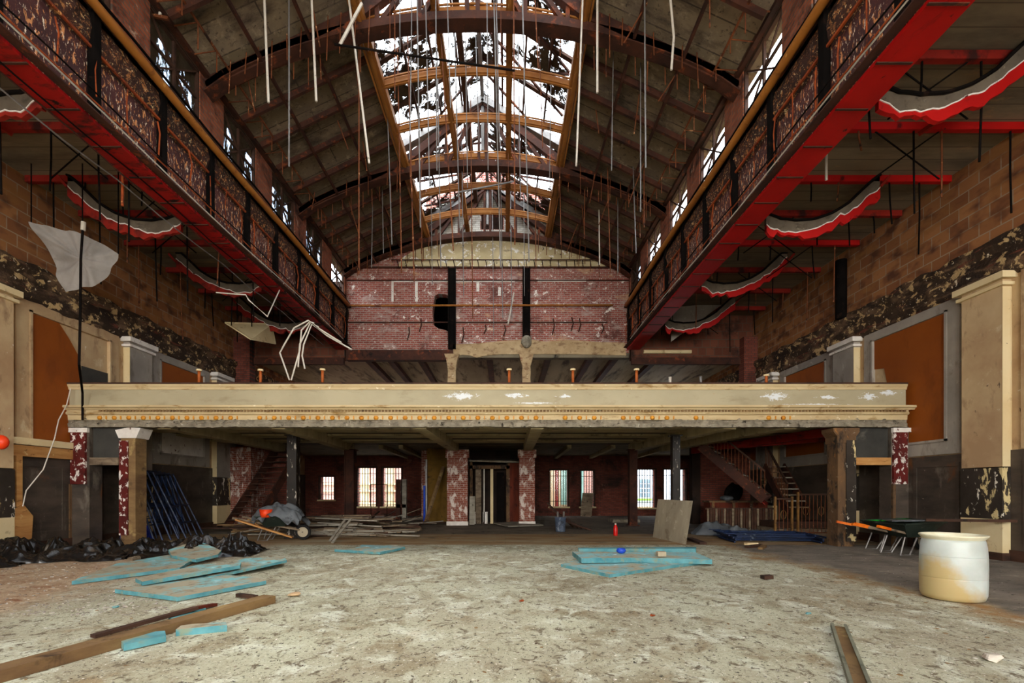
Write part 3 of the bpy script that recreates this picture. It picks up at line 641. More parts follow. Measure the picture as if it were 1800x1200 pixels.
rr = random.Random(3)
while x < 6.6:
    if rr.random() < .9 and not (4.0 < x < 6.2 and rr.random() < .6):
        MB().ell((x, YBF-.03, 2.925), .06, .035, .05, 8, 4).build('egg_ornament', M['gold'], bal, True)
        MB().box(x+.14, x+.165, YBF-.045, YBF, 2.89, 2.965).build('dart_ornament', M['gold'], bal)
    x += .33
# ragged broken plaster hanging under the cornice
m = MB(); n = 420; rows = []
for i in range(n+1):
    x = bl+(br-bl)*i/n; a = noise.noise(V(x*3.1, 0, 0)); b = noise.noise(V(x*9.7, 4, 0)); c = noise.noise(V(x*1.1, 8, 0))
    top = 2.875+.05*b+.035*a+.03*c; rows.append([(x, YBF+.05, top+.03), (x, YBF-.02-.03*b, top), (x, YBF-.0+.03*a, 2.83+.02*b), (x, YBF-.03+.03*c, 2.79), (x, YBF-.02, 2.72+.025*b+.02*c), (x, YBF+.3, 2.73)])
for i in range(n):
    for k in range(5): m.quad(rows[i][k], rows[i+1][k], rows[i+1][k+1], rows[i][k+1])
m.build('broken_edge', M['rubble'], bal)
MB().box(bl, br, YBF+.05, YBF+.3, 2.73, 3.2).build('edge_beam', M['beamconc'], bal)
MB().box(XL, XR, YBF+.3, YB, 2.98, 3.12).build('floor_slab', M['slab_shade'], bal)
for y in (12.15, 13.45, 14.95, 16.6): MB().box(XL, XR, y-.36, y+.36, 2.92, 3.0).build('cross_joist', M['beamconc'], bal)
for xa, xb in ((-7.9,-8.3), (-5.25,-5.75), (-1.98,-1.86), (.74,.83), (5.2,4.72), (6.6,5.9)):
    MB().bar((xa, YBF+.2, 2.85), (xb, YB-.05, 2.85), .3, .3).build('main_beam', M['beamconc'], bal)
MB().bar((8.6, 12.0, 2.8), (6.9, YB-.2, 2.72), .14, .22).build('red_beam', M['red_dark'], bal)
MB().bar((9.1, 13.0, 2.72), (6.7, 16.6, 2.72), .14, .2).build('red_beam', M['red_dark'], bal)

# ================================================================ COLUMNS
def col(name, x, y, z0, z1, w0, d0, mat, label, cat='column', extra=None):
    t = thing(name, (x, y, z0), label, cat)
    MB().box(x-w0/2, x+w0/2, y-d0/2, y+d0/2, z0+.03, z1-.04).build('shaft', mat, t)
    MB().box(x-w0/2-.05, x+w0/2+.05, y-d0/2-.05, y+d0/2+.05, z0, z0+.03).build('base_plate', extra or mat, t)
    MB().box(x-w0/2-.04, x+w0/2+.04, y-d0/2-.04, y+d0/2+.04, z1-.04, z1).build('cap_plate', extra or mat, t)
    return t
def hcol(x, y, z1, wd, mat, label):
    t = thing('steel_column', (x, y, 0), label, 'column'); m = MB(); h = wd/2
    m.box(x-h, x-h+.03, y-h, y+h, .03, z1-.03); m.box(x+h-.03, x+h, y-h, y+h, .03, z1-.03); m.box(x-h+.03, x+h-.03, y-.12, y-.08, .03, z1-.03)
    m.build('shaft', mat, t)
    MB().box(x-h-.06, x+h+.06, y-h-.06, y+h+.06, 0, .03).build('base_plate', mat, t)
    MB().box(x-h-.05, x+h+.05, y-h-.05, y+h+.05, z1-.03, z1).build('cap_plate', mat, t)
    return t
hcol((516-CX)*13/F, 13, 2.76, .25, M['black_steel'], 'scuffed black steel column behind the tarp-covered wheelbarrow')
hcol((1187-CX)*13/F, 13, 2.76, .2, M['black_steel'], 'scuffed black steel column behind the leaning plywood panel')
hcol((616-CX)*17.4/F, 17.4, 2.74, .34, M['rust_dark'], 'rusty brown steel column left of the paired barred windows')
hcol((1112-CX)*17.4/F, 17.4, 2.74, .28, M['rust_dark'], 'rusty brown steel column just left of the leaning plywood panel')
def pillar(px, wd, label):
    x = (px-CX)*17.75/F; t = thing('brick_pillar', (x, 17.75, 0), label, 'pillar'); h = wd/2
    MB().box(x-h, x+h, 17.5, 17.95, 0, 2.45).build('shaft', M['brick_pillar'], t)
    MB().box(x-h-.05, x+h+.05, 17.45, 17.97, 2.45, 2.74).build('corbel', M['brick_pillar'], t)
    MB().box(x-h-.02, x+h+.02, 17.48, 17.96, 0, .14).build('foot', M['peel_white'], t)
pillar(805, .74, 'red brick pillar under the balcony, left of the boarded doorway')
pillar(926, .56, 'red brick pillar under the balcony, right of the boarded doorway')
for px, lab in ((795, 'left'), (925, 'right')):
    x = (px-CX)*YB/F
    t = thing('plaster_post', (x, YB-.1, 3.12), 'buff rendered post carrying the brick gable, %s one of the two above the parapet' % lab, 'post')
    m = MB(); n = 14; rows = []
    for i in range(n+1):
        z = 3.12+(6.3-3.12)*i/n; j = .02*noise.noise(V(px, z*4, 0)); fl = .12*max(0, (i-n+2)/2)
        h = .15+j+fl; rows.append([(x-h, YB-.2-j, z), (x+h, YB-.2-j, z), (x+h, YB+.1, z), (x-h, YB+.1, z)])
    for i in range(n):
        for k in range(4): m.quad(rows[i][k], rows[i][(k+1)%4], rows[i+1][(k+1)%4], rows[i+1][k])
    m.build('shaft', M['concpost'], t)
    zb = 6.5 if px == 795 else 6.95
    t = thing('steel_upright', (x, YB-.14, zb), 'black steel upright bolted to the brick gable, %s of the pair' % lab, 'column')
    m = MB(); m.box(x-.14, x+.14, YB-.06, YB-.03, zb, 9.52); m.box(x-.14, x-.11, YB-.2, YB-.06, zb, 9.52); m.box(x+.11, x+.14, YB-.2, YB-.06, zb, 9.52); m.build('shaft', M['black'], t)
    if px == 925:
        m = MB().ell((x, YB-.15, 6.75), .2, .14, .24, 10, 7)
        for v in m.v: v += V(1,1,1)*.04*noise.noise(v*6)
        m.build('mortar_lump', M['rubble'], t)
# side columns and door openings at the balcony ends
t = thing('timber_column', (7.77, 11.2, 0), 'square charred wooden column with flared capital at right balcony end', 'column')
MB().box(7.58, 7.96, 11.02, 11.38, 0, 2.5).build('shaft', M['orange_wood'], t)
MB().prism([(7.56,11.0,2.36),(7.98,11.0,2.36),(7.98,11.0,2.5),(8.07,11.0,2.62),(8.07,11.0,2.7),(7.47,11.0,2.7),(7.47,11.0,2.62),(7.56,11.0,2.5)], (0,.42,0)).build('capital', M['orange_wood'], t)
MB().box(7.76, 7.98, 10.99, 11.02, .12, 2.42).build('facing_board', M['wainscot_peel'], t)
t = thing('timber_column', (-8.68, 11.3, 0), 'square column with peeling oxblood paint and white capital, left balcony end', 'column')
MB().box(-8.84, -8.5, 11.12, 11.46, 0, 2.48).build('shaft', M['brown_wood'], t)
MB().box(-8.86, -8.66, 11.09, 11.12, .25, 2.42).build('peeling_strip', M['peel_red'], t)
MB().prism([(-8.86,11.08,2.48),(-8.46,11.08,2.48),(-8.4,11.08,2.62),(-8.36,11.08,2.71),(-8.62,11.08,2.73),(-8.94,11.08,2.66)], (0,.4,0)).build('capital', M['peel_white'], t)
for s, xa, xb, z0, lab in ((1, 7.97, 8.82, 1.86, 'right'), (-1, -9.5, -8.85, 1.86, 'left')):
    o = struct('wall_'+lab, MB().box(xa, xb, 11.15, 11.3, z0+.16, 2.74), M['grey_panel'])
    MB().box(xa, xb, 11.05, 11.3, z0, z0+.17).build('door_lintel', M['raw_wood'] if s > 0 else M['old_wood'], o)
    a, b = (8.82, 9.22) if s > 0 else (-9.92, -9.5)
    o = struct('wall_'+lab, MB().box(a, b, 11.05, 11.4, 0, 2.74), M['wainscot'])
    MB().box(a+.02, b-.06, 11.0, 11.05, 1.42, 2.6).build('peeling_face', M['peel_red'], o)
    MB().box(a+.0, a+.06 if s > 0 else a+.02, 10.99, 11.05, .0, 1.42).build('door_jamb', M['orange_wood'], o)
    MB().box(a, b, 10.98, 11.05, 2.6, 2.7).build('plaster_patch', M['peel_white'], o)
# ================================================================ GIRDERS, PIPES, EAVES
M['grey_concrete'] = MT('sooty_grey_plaster', '#544b40', '#6d6253', 2, [('#332c25', 3, .55, .7), ('#8d8271', 5, .62, .7)], bump=.3)
def girder(s):
    X = GL if s < 0 else GR; side = 'left' if s < 0 else 'right'
    t = thing('plate_girder', (X, 4, ZG), 'deep corroded steel plate girder with red primed soffit on the %s of the nave' % side, 'girder')
    n = -s   # towards the nave
    MB().box(*sorted((X, X+n*-.05)), Y0, YB, ZG+.05, ZP-.02).build('web_plate', M['plate'], t)
    # ragged ledge band of peeling paint
    m = MB(); k = 220; rows = []
    for i in range(k+1):
        y = Y0+(YB-Y0)*i/k; a = noise.noise(V(y*2.2, s*4, 0)); b = noise.noise(V(y*5, s*4, 3)); c = noise.noise(V(y*7, s, 8))
        rows.append([(X+n*.01, y, 7.5+.12*a), (X+n*(.07+.03*b), y, 7.62+.06*a), (X+n*(.10+.05*c), y, 7.8+.05*b), (X+n*(.06+.03*a), y, 7.98), (X+n*.01, y, 8.05+.05*c)])
    for i in range(k):
        for q in range(4): m.quad(rows[i][q], rows[i+1][q], rows[i+1][q+1], rows[i][q+1])
    m.build('peeling_band', M['goldpeel'], t)
    MB().box(*sorted((X-n*.40, X+n*.07)), Y0, YB, ZG-.0, ZG+.05).build('bottom_flange', M['red_paint' if s > 0 else 'red_soot'], t)
    MB().box(*sorted((X-n*.36, X-n*.33)), Y0, YB, ZG+.05, ZG+.35).build('outer_flange', M['red_dark'], t)
    m = MB(); m.bar((X+n*.09, Y0, ZG+.1), (X+n*.09, YB, ZG+.1), .03, .09); m.bar((X+n*.16, Y0, ZG+.06), (X+n*.16, YB, ZG+.06), .1, .02)
    m.build('bottom_angle', M['rust_dark'], t)
    m = MB(); m.bar((X+n*.08, Y0, 7.52), (X+n*.08, YB, 7.52), .03, .035); m.build('middle_rail', M['rust'], t)
    m = MB(); m.bar((X+n*.12, Y0, 8.08), (X+n*.12, YB, 8.08), .1, .05); m.bar((X+n*.05, Y0, 8.2), (X+n*.05, YB, 8.2), .16, .04); m.build('top_angle', M['rust_dark'], t)
    y = -8.0; i = 0
    while y < YB:
        MB().box(*sorted((X+n*.03, X+n*.13)), y-.06, y+.06, ZG+.12, 8.2).build('dark_stiffener', M['black'], t)
        y += 1.35; i += 1
    y = -1.0
    while y < YB-.3:
        y += .45+R.random()*.5; z1 = 7.5-R.random()*.15; z0 = ZG+.1+R.random()*.25; dy = (R.random()-.5)*.1
        m = MB().tube([(X+n*.12, y, z1), (X+n*(.12+R.random()*.05), y+dy, (z0+z1)/2+.1), (X+n*.13, y+dy*.4, z0)], .009+R.random()*.007, 5)
        m.build('hanger_strap', M['rust'], t)
    # red cover strips across soffit
    y = 3.0
    while y < 16: MB().box(*sorted((X-n*.36, X+n*.08)), y, y+.03, ZG-.012, ZG).build('soffit_seam', M['rust_dark'], t); y += .72
    p = MB().tube([(X+n*.22, Y0+k, 7.99+.03*math.sin(k*.9)) for k in range(0, 28)], .07, 10)
    one('rusty_pipe', p, M['rust_pipe'], 'long ochre rusty pipe running along the top of the %s girder' % side, 'pipe', smooth=True)
    one('cable_conduit', MB().tube([(X+n*.12, Y0+k, ZP+.03+.02*math.sin(k*1.9)) for k in range(0, 28)], .022, 6), M['black'], 'thin black conduit above the rusty pipe on the %s girder' % side, 'conduit')
    # eave beam and its brackets
    e = thing('eave_beam', (X, 4, ZE), 'rusty eave beam with short brackets above the %s clerestory windows' % side, 'beam')
    MB().box(*sorted((X-n*.0, X+n*.1)), Y0, YB, ZE-.02, ZE+.06).build('beam_body', M['rust_dark'], e)
    MB().tube([(X+n*.5, Y0, ZE+.1), (X+n*.5, YB, ZE+.1)], .022, 6).build('runner', M['rodrust'], e)
    y = 4.2
    while y < YB-.2:
        m = MB().tube([(X+n*.1, y, ZE+.02), (X+n*.5, y+.03, ZE+.06+R.random()*.05), (X+n*.5, y+.03, ZE-.14-R.random()*.35)], .013, 5)
        m.build('bracket', M['rodrust'], e); y += .42+R.random()*.25
    # rail hung from the aisle ceiling just outside the girder
    Xa = X+s*.85
    a = thing('hung_rail', (Xa, 4, 7.2), 'dark steel rail hung lengthwise under the %s aisle ceiling beside the red soffit' % side, 'rail')
    MB().bar((Xa, 0, 7.25), (Xa, YB-.2, 7.25), .06, .09).build('angle', M['rust_dark'], a)
    for yy in range(1, 18, 2): MB().tube([(Xa, yy, 7.28), (Xa, yy, ZA)], .012, 5).build('hanger', M['black'], a)
girder(-1); girder(1)

# ---- arched trusses
def truss(Y, lab):
    t = thing('arched_truss', (NC, Y, ZE), lab, 'truss')
    N = 28; arc = []
    for i in range(N+1):
        u = -1+2*i/N; arc.append(V(NC+u*NH, Y, 9.2+1.42*(1-u*u)**.85 if abs(u) < 1 else 9.2))
    m = MB()
    for i in range(N): m.bar(arc[i], arc[i+1], .2, .2, (0,0,1))
    m.build('bottom_chord', M['rust_dark'], t)
    m = MB()
    for i in range(N): m.bar(arc[i]-V(0,0,.1), arc[i+1]-V(0,0,.1), .3, .025, (0,0,1))
    m.build('chord_flange', M['rust_dark'], t)
    for s in (-1, 1):
        a = V(NC+s*NH, Y, ZE-.12); b = V(NC+s*SKH, Y, ZK-.14)
        MB().bar(a, b, .2, .22).build('top_chord', M['rust_dark'], t)
        MB().bar(b, (NC, Y, ZR-.22), .16, .2).build('top_chord', M['rust_dark'], t)
    def arcz(x):
        u = (x-NC)/NH; return 9.2+1.42*max(0, 1-u*u)**.85
    for s in (-1, 1):
        xs = [NC+s*NH*f for f in (1.0, .82, .66, .5, .36, .2, 0.02)]
        def topz(x): return roofZ(x)-.14 if abs(x-NC) > SKH else ZK-.14+(ZR-.1-ZK)*(1-abs(x-NC)/SKH)
        for i in range(len(xs)-1):
            a, b = xs[i], xs[i+1]
            MB().bar((a, Y, arcz(a)), (b, Y, topz(b)), .09, .09).build('web_member', M['rust_dark'], t)
            MB().bar((b, Y, arcz(b)), (b, Y, topz(b)), .08, .08).build('web_member', M['rust_dark'], t)
    for s in (-1, 1):
        x = NC+s*(NH-.25)
        for k in range(11):
            x -= s*(.22+.14*R.random()); z = arcz(x)
            for dy in (-.16, .16):
                if R.random() < .75:
                    l = .3+R.random()*.35
                    MB().tube([(x, Y+dy, z+.28), (x+R.uniform(-.03,.03), Y+dy*1.3, z-l)], .011, 4).build('hanger_strap', M['rodrust'], t)
    return t
truss(5.0, 'arched rusty roof truss nearest the camera, overhead')
truss(9.6, 'large arched rusty roof truss crossing at the top of the view')
truss(13.9, 'second arched rusty roof truss, halfway to the brick gable')
truss(17.75, 'arched rusty roof truss set against the brick gable')

# ---- transverse rafters under the roof slabs
for s in (-1, 1):
    for ri, y in enumerate((16.9, 16.2, 15.4, 14.7, 13.0, 12.1, 11.3, 10.5, 8.2, 7.2, 6.2, 4.2, 3.4)):
        lab = 'slim rusty rafter on the %s roof slope, %s counted from the brick gable' % ('left' if s < 0 else 'right', ('first','second','third','fourth','fifth','sixth','seventh','eighth','ninth','tenth','eleventh','twelfth','thirteenth')[ri])
        a = V(NC+s*(NH-.2), y, ZE-.07); b = V(NC+s*SKH, y, ZK-.12)
        one('rafter', MB().bar(a, b, .07, .12), M['rust_dark'], lab, 'rafter', 'rafters of the %s roof slope' % ('left' if s < 0 else 'right'))
    for f in (.3, .62):
        x = NC+s*(SKH+(NH-SKH)*f)
        one('roof_purlin', MB().bar((x, Y0, roofZ(x)-.2), (x, YB, roofZ(x)-.2), .05, .07), M['rust_dark'], 'thin rusty purlin lengthwise under the %s roof slope, %s of two' % (('left','right')[s > 0], 'upper' if f < .5 else 'lower'), 'purlin')
    # diagonal stays
    for k in range(14):
        y = 5.2+k*.92; x = NC+s*(SKH+.3+R.random()*2.2); z = roofZ(x)-.1; l = .7+R.random()*1.3
        one('roof_stay', MB().tube([(x, y, z), (x+R.uniform(-.1,.4)*-s, y+R.uniform(-.2,.5), z-l*.55)], .013, 5), M['rodrust'],
            'short rusty stay under the %s roof slope, %s counted from the camera' % (('left','right')[s > 0], ORD[k]), 'hanger', 'short stays of the %s roof slope' % ('left','right')[s > 0])

# ---- laylight frame: ochre bars under the skylight
lay = thing('laylight_frame', (NC, 9, 10.6), 'ochre painted curved laylight frame hanging below the leaf-littered skylight', 'frame')
ZF = 10.55
def fzz(x): return ZF+.32*(1-((x-NC)/2.2)**2)
for u in (-2.2, -.74, .74, 2.2):
    x = NC+u; wd = .17 if abs(u) > 1 else .15
    m = MB(); m.box(x-wd/2, x+wd/2, 1.0, YB-.02, fzz(x)-.02, fzz(x)+.16); m.box(x-.03, x+.03, 1.0, YB-.02, fzz(x)-.07, fzz(x)-.02)
    m.build('long_rail', M['frame'], lay)
    if abs(u) > 1:
        sg = 1 if u > 0 else -1
        MB().box(*sorted((x+sg*.1, x+sg*.14)), 1.0, YB-.02, fzz(x)-.04, ZK+.05).build('side_board', M['frame'], lay)
y = 1.3
while y < YB:
    for (a, b) in ((-2.2,-.74), (-.74,.74), (.74,2.2)):
        m = MB(); n = 8
        for i in range(n):
            p = NC+a+(b-a)*i/n; q = NC+a+(b-a)*(i+1)/n
            m.bar((p,y,fzz(p)+.05),(q,y,fzz(q)+.05),.10,.12); m.bar((p,y,fzz(p)-.02),(q,y,fzz(q)-.02),.04,.05)
            m.bar((p,y-.09,fzz(p)+.11),(q,y-.09,fzz(q)+.11),.03,.03)
        m.build('arched_rib', M['frame'], lay)
    y += 1.405
# ================================================================ HANGING RODS IN THE NAVE
def solveY(px, py):
    lo, hi = 3.0, 17.7
    for _ in range(40):
        mid = (lo+hi)/2; p = P(px, py, mid)
        top = fzz(p.x) if abs(p.x-NC) < 2.2 else roofZ(p.x)-.1
        if p.z < top: lo = mid
        else: hi = mid
    return lo
def rod(xb, yb, xt, yt, rad, mat, lab, grp=None, ext=0.0, kink=0):
    Y = solveY(xt, yt); a = P(xt, yt, Y); b = P(xb, yb, Y)
    if abs(a.x-NC) < 2.2: zt = ZC+(ZR-ZC)*(1-abs(a.x-NC)/SKH)-.01
    else: zt = roofZ(a.x)+.01
    a = a+(a-b)*((zt-a.z)/(a.z-b.z))
    pts = [a]
    if kink: pts.append(a+(b-a)*.62+V(kink, 0, 0))
    pts.append(b)
    return one('hanging_rod', MB().tube(pts, rad, 6), M[mat], lab, 'rod', grp)
W = [(472,180,464,-20,.021,'galv_white','white tipped conduit dangling at upper left, leftmost of the white pair'),
     (556,178,547,-20,.021,'galv_white','white tipped conduit dangling at upper left, right one of the white pair'),
     (649,287,611,-20,.021,'galv_white','slanting pale conduit hanging left of the laylight frame'),
     (1050,163,1050,-20,.021,'galv_white','white straight conduit hanging just right of the skylight'),
     (1180,123,1176,-20,.021,'galv_white','kinked white conduit hanging below the truss at upper right'),
     (1013,292,1025,-20,.018,'galv_white','long pale conduit hanging along the right laylight rail'),
     (1054,465,1053,375,.021,'galv_white','short white stick hanging beside the roof slope right of the gable'),
     (1135,295,1133,-20,.014,'galv','grey rod hanging farthest right beneath the roof slope'),
     (508,293,508,-20,.014,'galv','grey rod hanging straight down between the two white conduits')]
for i, (a,b,c,d,r,mt,lab) in enumerate(W): rod(a,b,c,d,r,mt,lab, ext=.3 if d > 0 else 0, kink=.06 if i == 4 else 0)
L1 = [(631,482,631,60),(689,430,681,200),(706,480,700,150),(728,495,718,120),(775,470,770,180),(797,440,775,60),(808,400,800,100),(831,560,828,250),
      (880,470,868,-10),(884,560,880,300),(905,430,903,-10),(878,250,872,-10),(930,460,918,-10),(739,400,733,-10),(755,330,748,-10),(768,300,766,-10),(720,280,724,-10),(842,250,838,120),
      (694,173,694,-10),(703,92,703,5),(1073,480,1068,300),(1118,445,1113,300),(1126,372,1126,120),(1075,300,1078,100),(986,430,984,300),(1027,420,1028,320),(1086,480,1086,355),(942,470,941,300),
      (815,520,812,280),(858,300,856,-10),(792,190,786,-10),(822,330,818,60),(915,350,912,160),(946,120,940,-10),(954,260,948,90),(966,330,968,180),(1132,400,1132,300),(674,445,672,330),(653,470,655,360),(742,460,740,330),(760,500,758,360),(900,560,898,390),(868,590,866,400),(922,520,921,380)]
cnt = {'m': 0, 'l': 0, 'r': 0}
for (a,b,c,d) in sorted(L1):
    mid = 745 < a < 960; zone = 'm' if mid else ('l' if a < 800 else 'r'); rusty = R.random() >= .7
    desc = ('rusty' if rusty else 'grey'); o_ = ORD[cnt[zone]]; cnt[zone] += 1
    rod(a,b,c,d, .011 if b < 350 else .014, 'rodrust' if rusty else 'galv',
        'thin %s rod in the dense cluster below the laylight frame, %s from the left' % (desc, o_) if mid else 'thin %s rod dangling %s of the laylight frame, %s from the left there' % (desc, 'left' if zone == 'l' else 'right', o_), 'rods under the laylight frame' if mid else 'rods under the roof slopes')
def pxbar(name, p, q, Ya, Yb2, r, mat, lab, cat):
    return one(name, MB().tube([P(p[0],p[1],Ya), P(q[0],q[1],Yb2)], r, 6), M[mat], lab, cat)
def hungbar(p, q, Ya, Yb2, r, mat, lab, wires):
    t = thing('broken_bar', P(p[0],p[1],Ya), lab, 'bar'); a = P(p[0],p[1],Ya); b = P(q[0],q[1],Yb2)
    MB().tube([a, b], r, 6).build('bar', M[mat], t)
    for f in wires:
        c = a.lerp(b, f); zt = ZC+(ZR-ZC)*(1-abs(c.x-NC)/SKH)-.01 if abs(c.x-NC) < SKH else roofZ(c.x)+.02
        MB().tube([c, (c.x, c.y, zt)], .006, 4).build('suspension_wire', M['rodrust'], t)
hungbar((588,78), (905,124), 8.6, 8.9, .02, 'black', 'long black bar dangling crosswise below the nearest skylight bay', (.3, .92))
pxbar('broken_lath', (636,6), (598,78), 8.6, 8.6, .028, 'galv_white', 'white broken stick meeting the end of the black bar', 'stick')
hungbar((805,338), (903,319), 13.5, 13.6, .025, 'galv', 'grey bar lying crosswise under the far laylight ribs', (.1, .9))
t = thing('bent_bracket', P(235,20,8.2), 'rusty bracket arm sticking out over the left girder at upper left', 'bracket')
MB().bar(P(175,8,8.2), P(296,33,8.2), .04, .05).build('arm', M['rodrust'], t); MB().tube([P(283,-10,8.2), P(281,28,8.2)], .025, 6).build('upright', M['galv_white'], t)
# wall hooks and pipe on the gable
one('wall_pipe', MB().tube([hx(620,541)[:1]+(YB-.22,hx(0,541)[2]), (hx(1075,0)[0], YB-.22, hx(0,540)[2])], .035, 8), M['rust_pipe'], 'long ochre pipe running across the brick gable in front of the hole', 'pipe', smooth=True)
one('wall_rail', MB().bar((hx(690,0)[0],YB-.2,9.75),(hx(1075,0)[0],YB-.2,9.75),.03,.03), M['rust_dark'], 'thin rail with short hooks below the arched plaster', 'rail')
for k in range(26):
    x = hx(700+k*14, 0)[0]; one('rail_hook', MB().tube([(x,YB-.2,9.74),(x+.05,YB-.1,9.5)], .014, 4), M['rust_dark'], 'short iron hook on the rail below the arched plaster, %s from the left' % ORD[k], 'hook', 'hooks under the arched plaster')
for hk, (px, y0, y1) in enumerate(sorted(((719,575,600),(814,575,605),(853,572,588),(972,560,590),(1018,560,585),(1058,570,588),(887,572,592),(1005,558,583),(740,560,585)))):
    one('wall_hook', MB().tube([(hx(px,0)[0],YB-.02,hx(0,y0)[2]),(hx(px,0)[0]+.04,YB-.14,hx(0,(y0+y1)/2)[2]),(hx(px,0)[0]-.04,YB-.12,hx(0,y1)[2])], .022, 5), M['rust_dark'], 'bent iron anchor sticking out of the lower brick gable, %s from the left' % ORD[hk], 'hook', 'bent anchors in the brick gable')
m = MB(); m.tube([hx(903,520)[:1]+(YB-.3,hx(0,520)[2]), (hx(893,0)[0],YB-.3,hx(0,575)[2])], .03, 6)
one('broken_lath', m, M['galv_white'], 'slanting white lath hanging in front of the brick gable', 'stick')

# ================================================================ AISLES
BY = (4.4, 5.8, 7.2, 8.6, 10.05, 11.3, 12.65, 14.2, 15.7, 17.2)
for s in (-1, 1):
    side = 'left' if s < 0 else 'right'; a = (GR+.36) if s > 0 else (GL-.36); b = XR-.01 if s > 0 else XL+.01
    for i, y in enumerate(BY):
        one('cross_beam', MB().box(*sorted((a, b)), y-.05, y+.05, ZA-.13, ZA), M['red_paint' if s > 0 and i in (3,4,6) else 'red_dark'],
            'thin red painted beam across the %s aisle ceiling, at bay %s from the camera' % (side, ('one','two','three','four','five','six','seven','eight','nine','ten')[i]), 'beam')
        n = 5
        for k in range(n):
            x = a+(b-a)*(k+.5+R.uniform(-.25,.25))/n; l = R.choice((.6,.9,1.2,1.7,2.1)) if s < 0 else R.choice((.5,.8,1.0,1.3,1.6))
            dx = R.uniform(-.05,.05)
            one('aisle_hanger', MB().tube([(x,y,ZA-.1),(x+dx*.4,y,ZA-l*.5),(x+dx,y+R.uniform(-.04,.04),ZA-l)], .016, 5), M['black' if R.random() < .7 else 'rodrust'],
                'dark %s aisle hanger rod, %s from the nave on the %s red cross beam' % (side, ORD[k], ('first','second','third','fourth','fifth','sixth','seventh','eighth','ninth','tenth')[i]), 'hanger', 'hanger rods of the %s aisle' % side)
        if i % 2 == 1 or R.random() < .5:
            x = a+(b-a)*R.uniform(.1,.5); x2 = x+(b-a)*.28
            for bi, (p, q) in enumerate((((x,ZA-.1),(x2,ZA-.95)), ((x2,ZA-.1),(x,ZA-.95)))):
                one('sway_brace', MB().tube([(p[0],y+.02,p[1]),(q[0],y+.05,q[1])], .013, 5), M['black'], 'thin diagonal brace falling %s the nave, %s aisle, %s red cross beam' % (('away from', 'towards')[bi] if s > 0 else ('towards', 'away from')[1-bi] if a < b else ('away from', 'towards')[bi], side, ('first','second','third','fourth','fifth','sixth','seventh','eighth','ninth','tenth')[i]), 'brace', 'diagonal braces of the %s aisle' % side)
    # torn curved cove remains
    for j, (yc, dz) in enumerate(((7.0,.15), (10.0,0), (13.3,.1), (16.3,.05))):
        t = thing('torn_cove', (a+s*1.2, yc, 7.0), 'torn curved plaster cove with red rib under the %s aisle ceiling, %s from the camera' % (side, ('first','second','third','fourth')[j]), 'cove')
        def mx(x): return x if s > 0 else -x-1.3
        cx = [5.4,5.7,6.0,6.35,6.75,7.1,7.45,7.75]; cz = [6.78,6.62,6.6,6.68,6.84,7.02,7.3,7.55]
        N = 28; mid = []
        for i in range(N+1):
            u = i/N*7; k = min(6, int(u)); f = u-k; mid.append((cx[k]+(cx[k+1]-cx[k])*f, cz[k]+(cz[k+1]-cz[k])*f+dz))
        m = MB(); m2 = MB(); m3 = MB(); hi = [min(ZA-.02, z+.2+.05*math.sin(i*.3)) for i, (x, z) in enumerate(mid)]
        jj = [.09*noise.noise(V(x*5, j*5+s, 0))+.03*noise.noise(V(x*17, j*5+s, 4)) for x, z in mid]
        def seg(mm, i, zl0, zh0, zl1, zh1, yo, th):
            xa, xb = mx(mid[i][0]), mx(mid[i+1][0])
            mm.hexa([(xa,yc+yo,zl0),(xb,yc+yo,zl1),(xb,yc+yo+th,zl1),(xa,yc+yo+th,zl0),(xa,yc+yo,zh0),(xb,yc+yo,zh1),(xb,yc+yo+th,zh1),(xa,yc+yo+th,zh0)])
        for i in range(N):
            z0, z1 = mid[i][1]+jj[i], mid[i+1][1]+jj[i+1]
            seg(m, i, z0, hi[i], z1, hi[i+1], 0, .07)
            t0 = (.13+.09*(i/N)) * (1 if i > 9 or i < 3 else .45); t1 = (.13+.09*((i+1)/N))*(1 if i+1 > 9 or i+1 < 3 else .45)
            seg(m2, i, z0-t0+jj[i]*.5, z0, z1-t1+jj[i+1]*.5, z1, -.01, .07)
            seg(m3, i, z0-.008, z0+.01+.02*abs(jj[i]*12), z1-.008, z1+.01+.02*abs(jj[i+1]*12), -.02, .04)
        m.build('plaster_band', M['grey_concrete'], t); m2.build('red_rib', M['red_paint' if s > 0 else 'red_dark'], t); m3.build('torn_edge', M['peel_white'], t)
        MB().tube([(mx(x), yc-.02, h+.02) for (x, z), h in zip(mid, hi)], .028, 6).build('rim_rod', M['black'], t)
        MB().bar((mx(7.75), yc+.05, 7.5+dz), (mx(6.75), yc+.9, 6.95+dz), .05, .06).build('red_brace', M['red_dark'], t)
        MB().bar((mx(7.75), yc, 7.55), (mx(7.95), yc, ZA-.02), .06, .05).build('red_brace', M['red_dark'], t)
    one('hanging_conduit', MB().tube([(a+s*.75,8.6,ZA-.05),(a+s*.75,8.6,ZA-1.0)], .022, 6) if s > 0 else MB().tube([V(P(214,200,8.2).x,8.2,ZA+.01),P(214,225,8.2),P(216,280,8.2),P(215,362,8.2)], .022, 6), M['galv_white' if s > 0 else 'rust'], 'short pale conduit end hanging in the right aisle near the top corner' if s > 0 else 'orange rusty pipe end hanging below the left red soffit', 'conduit')
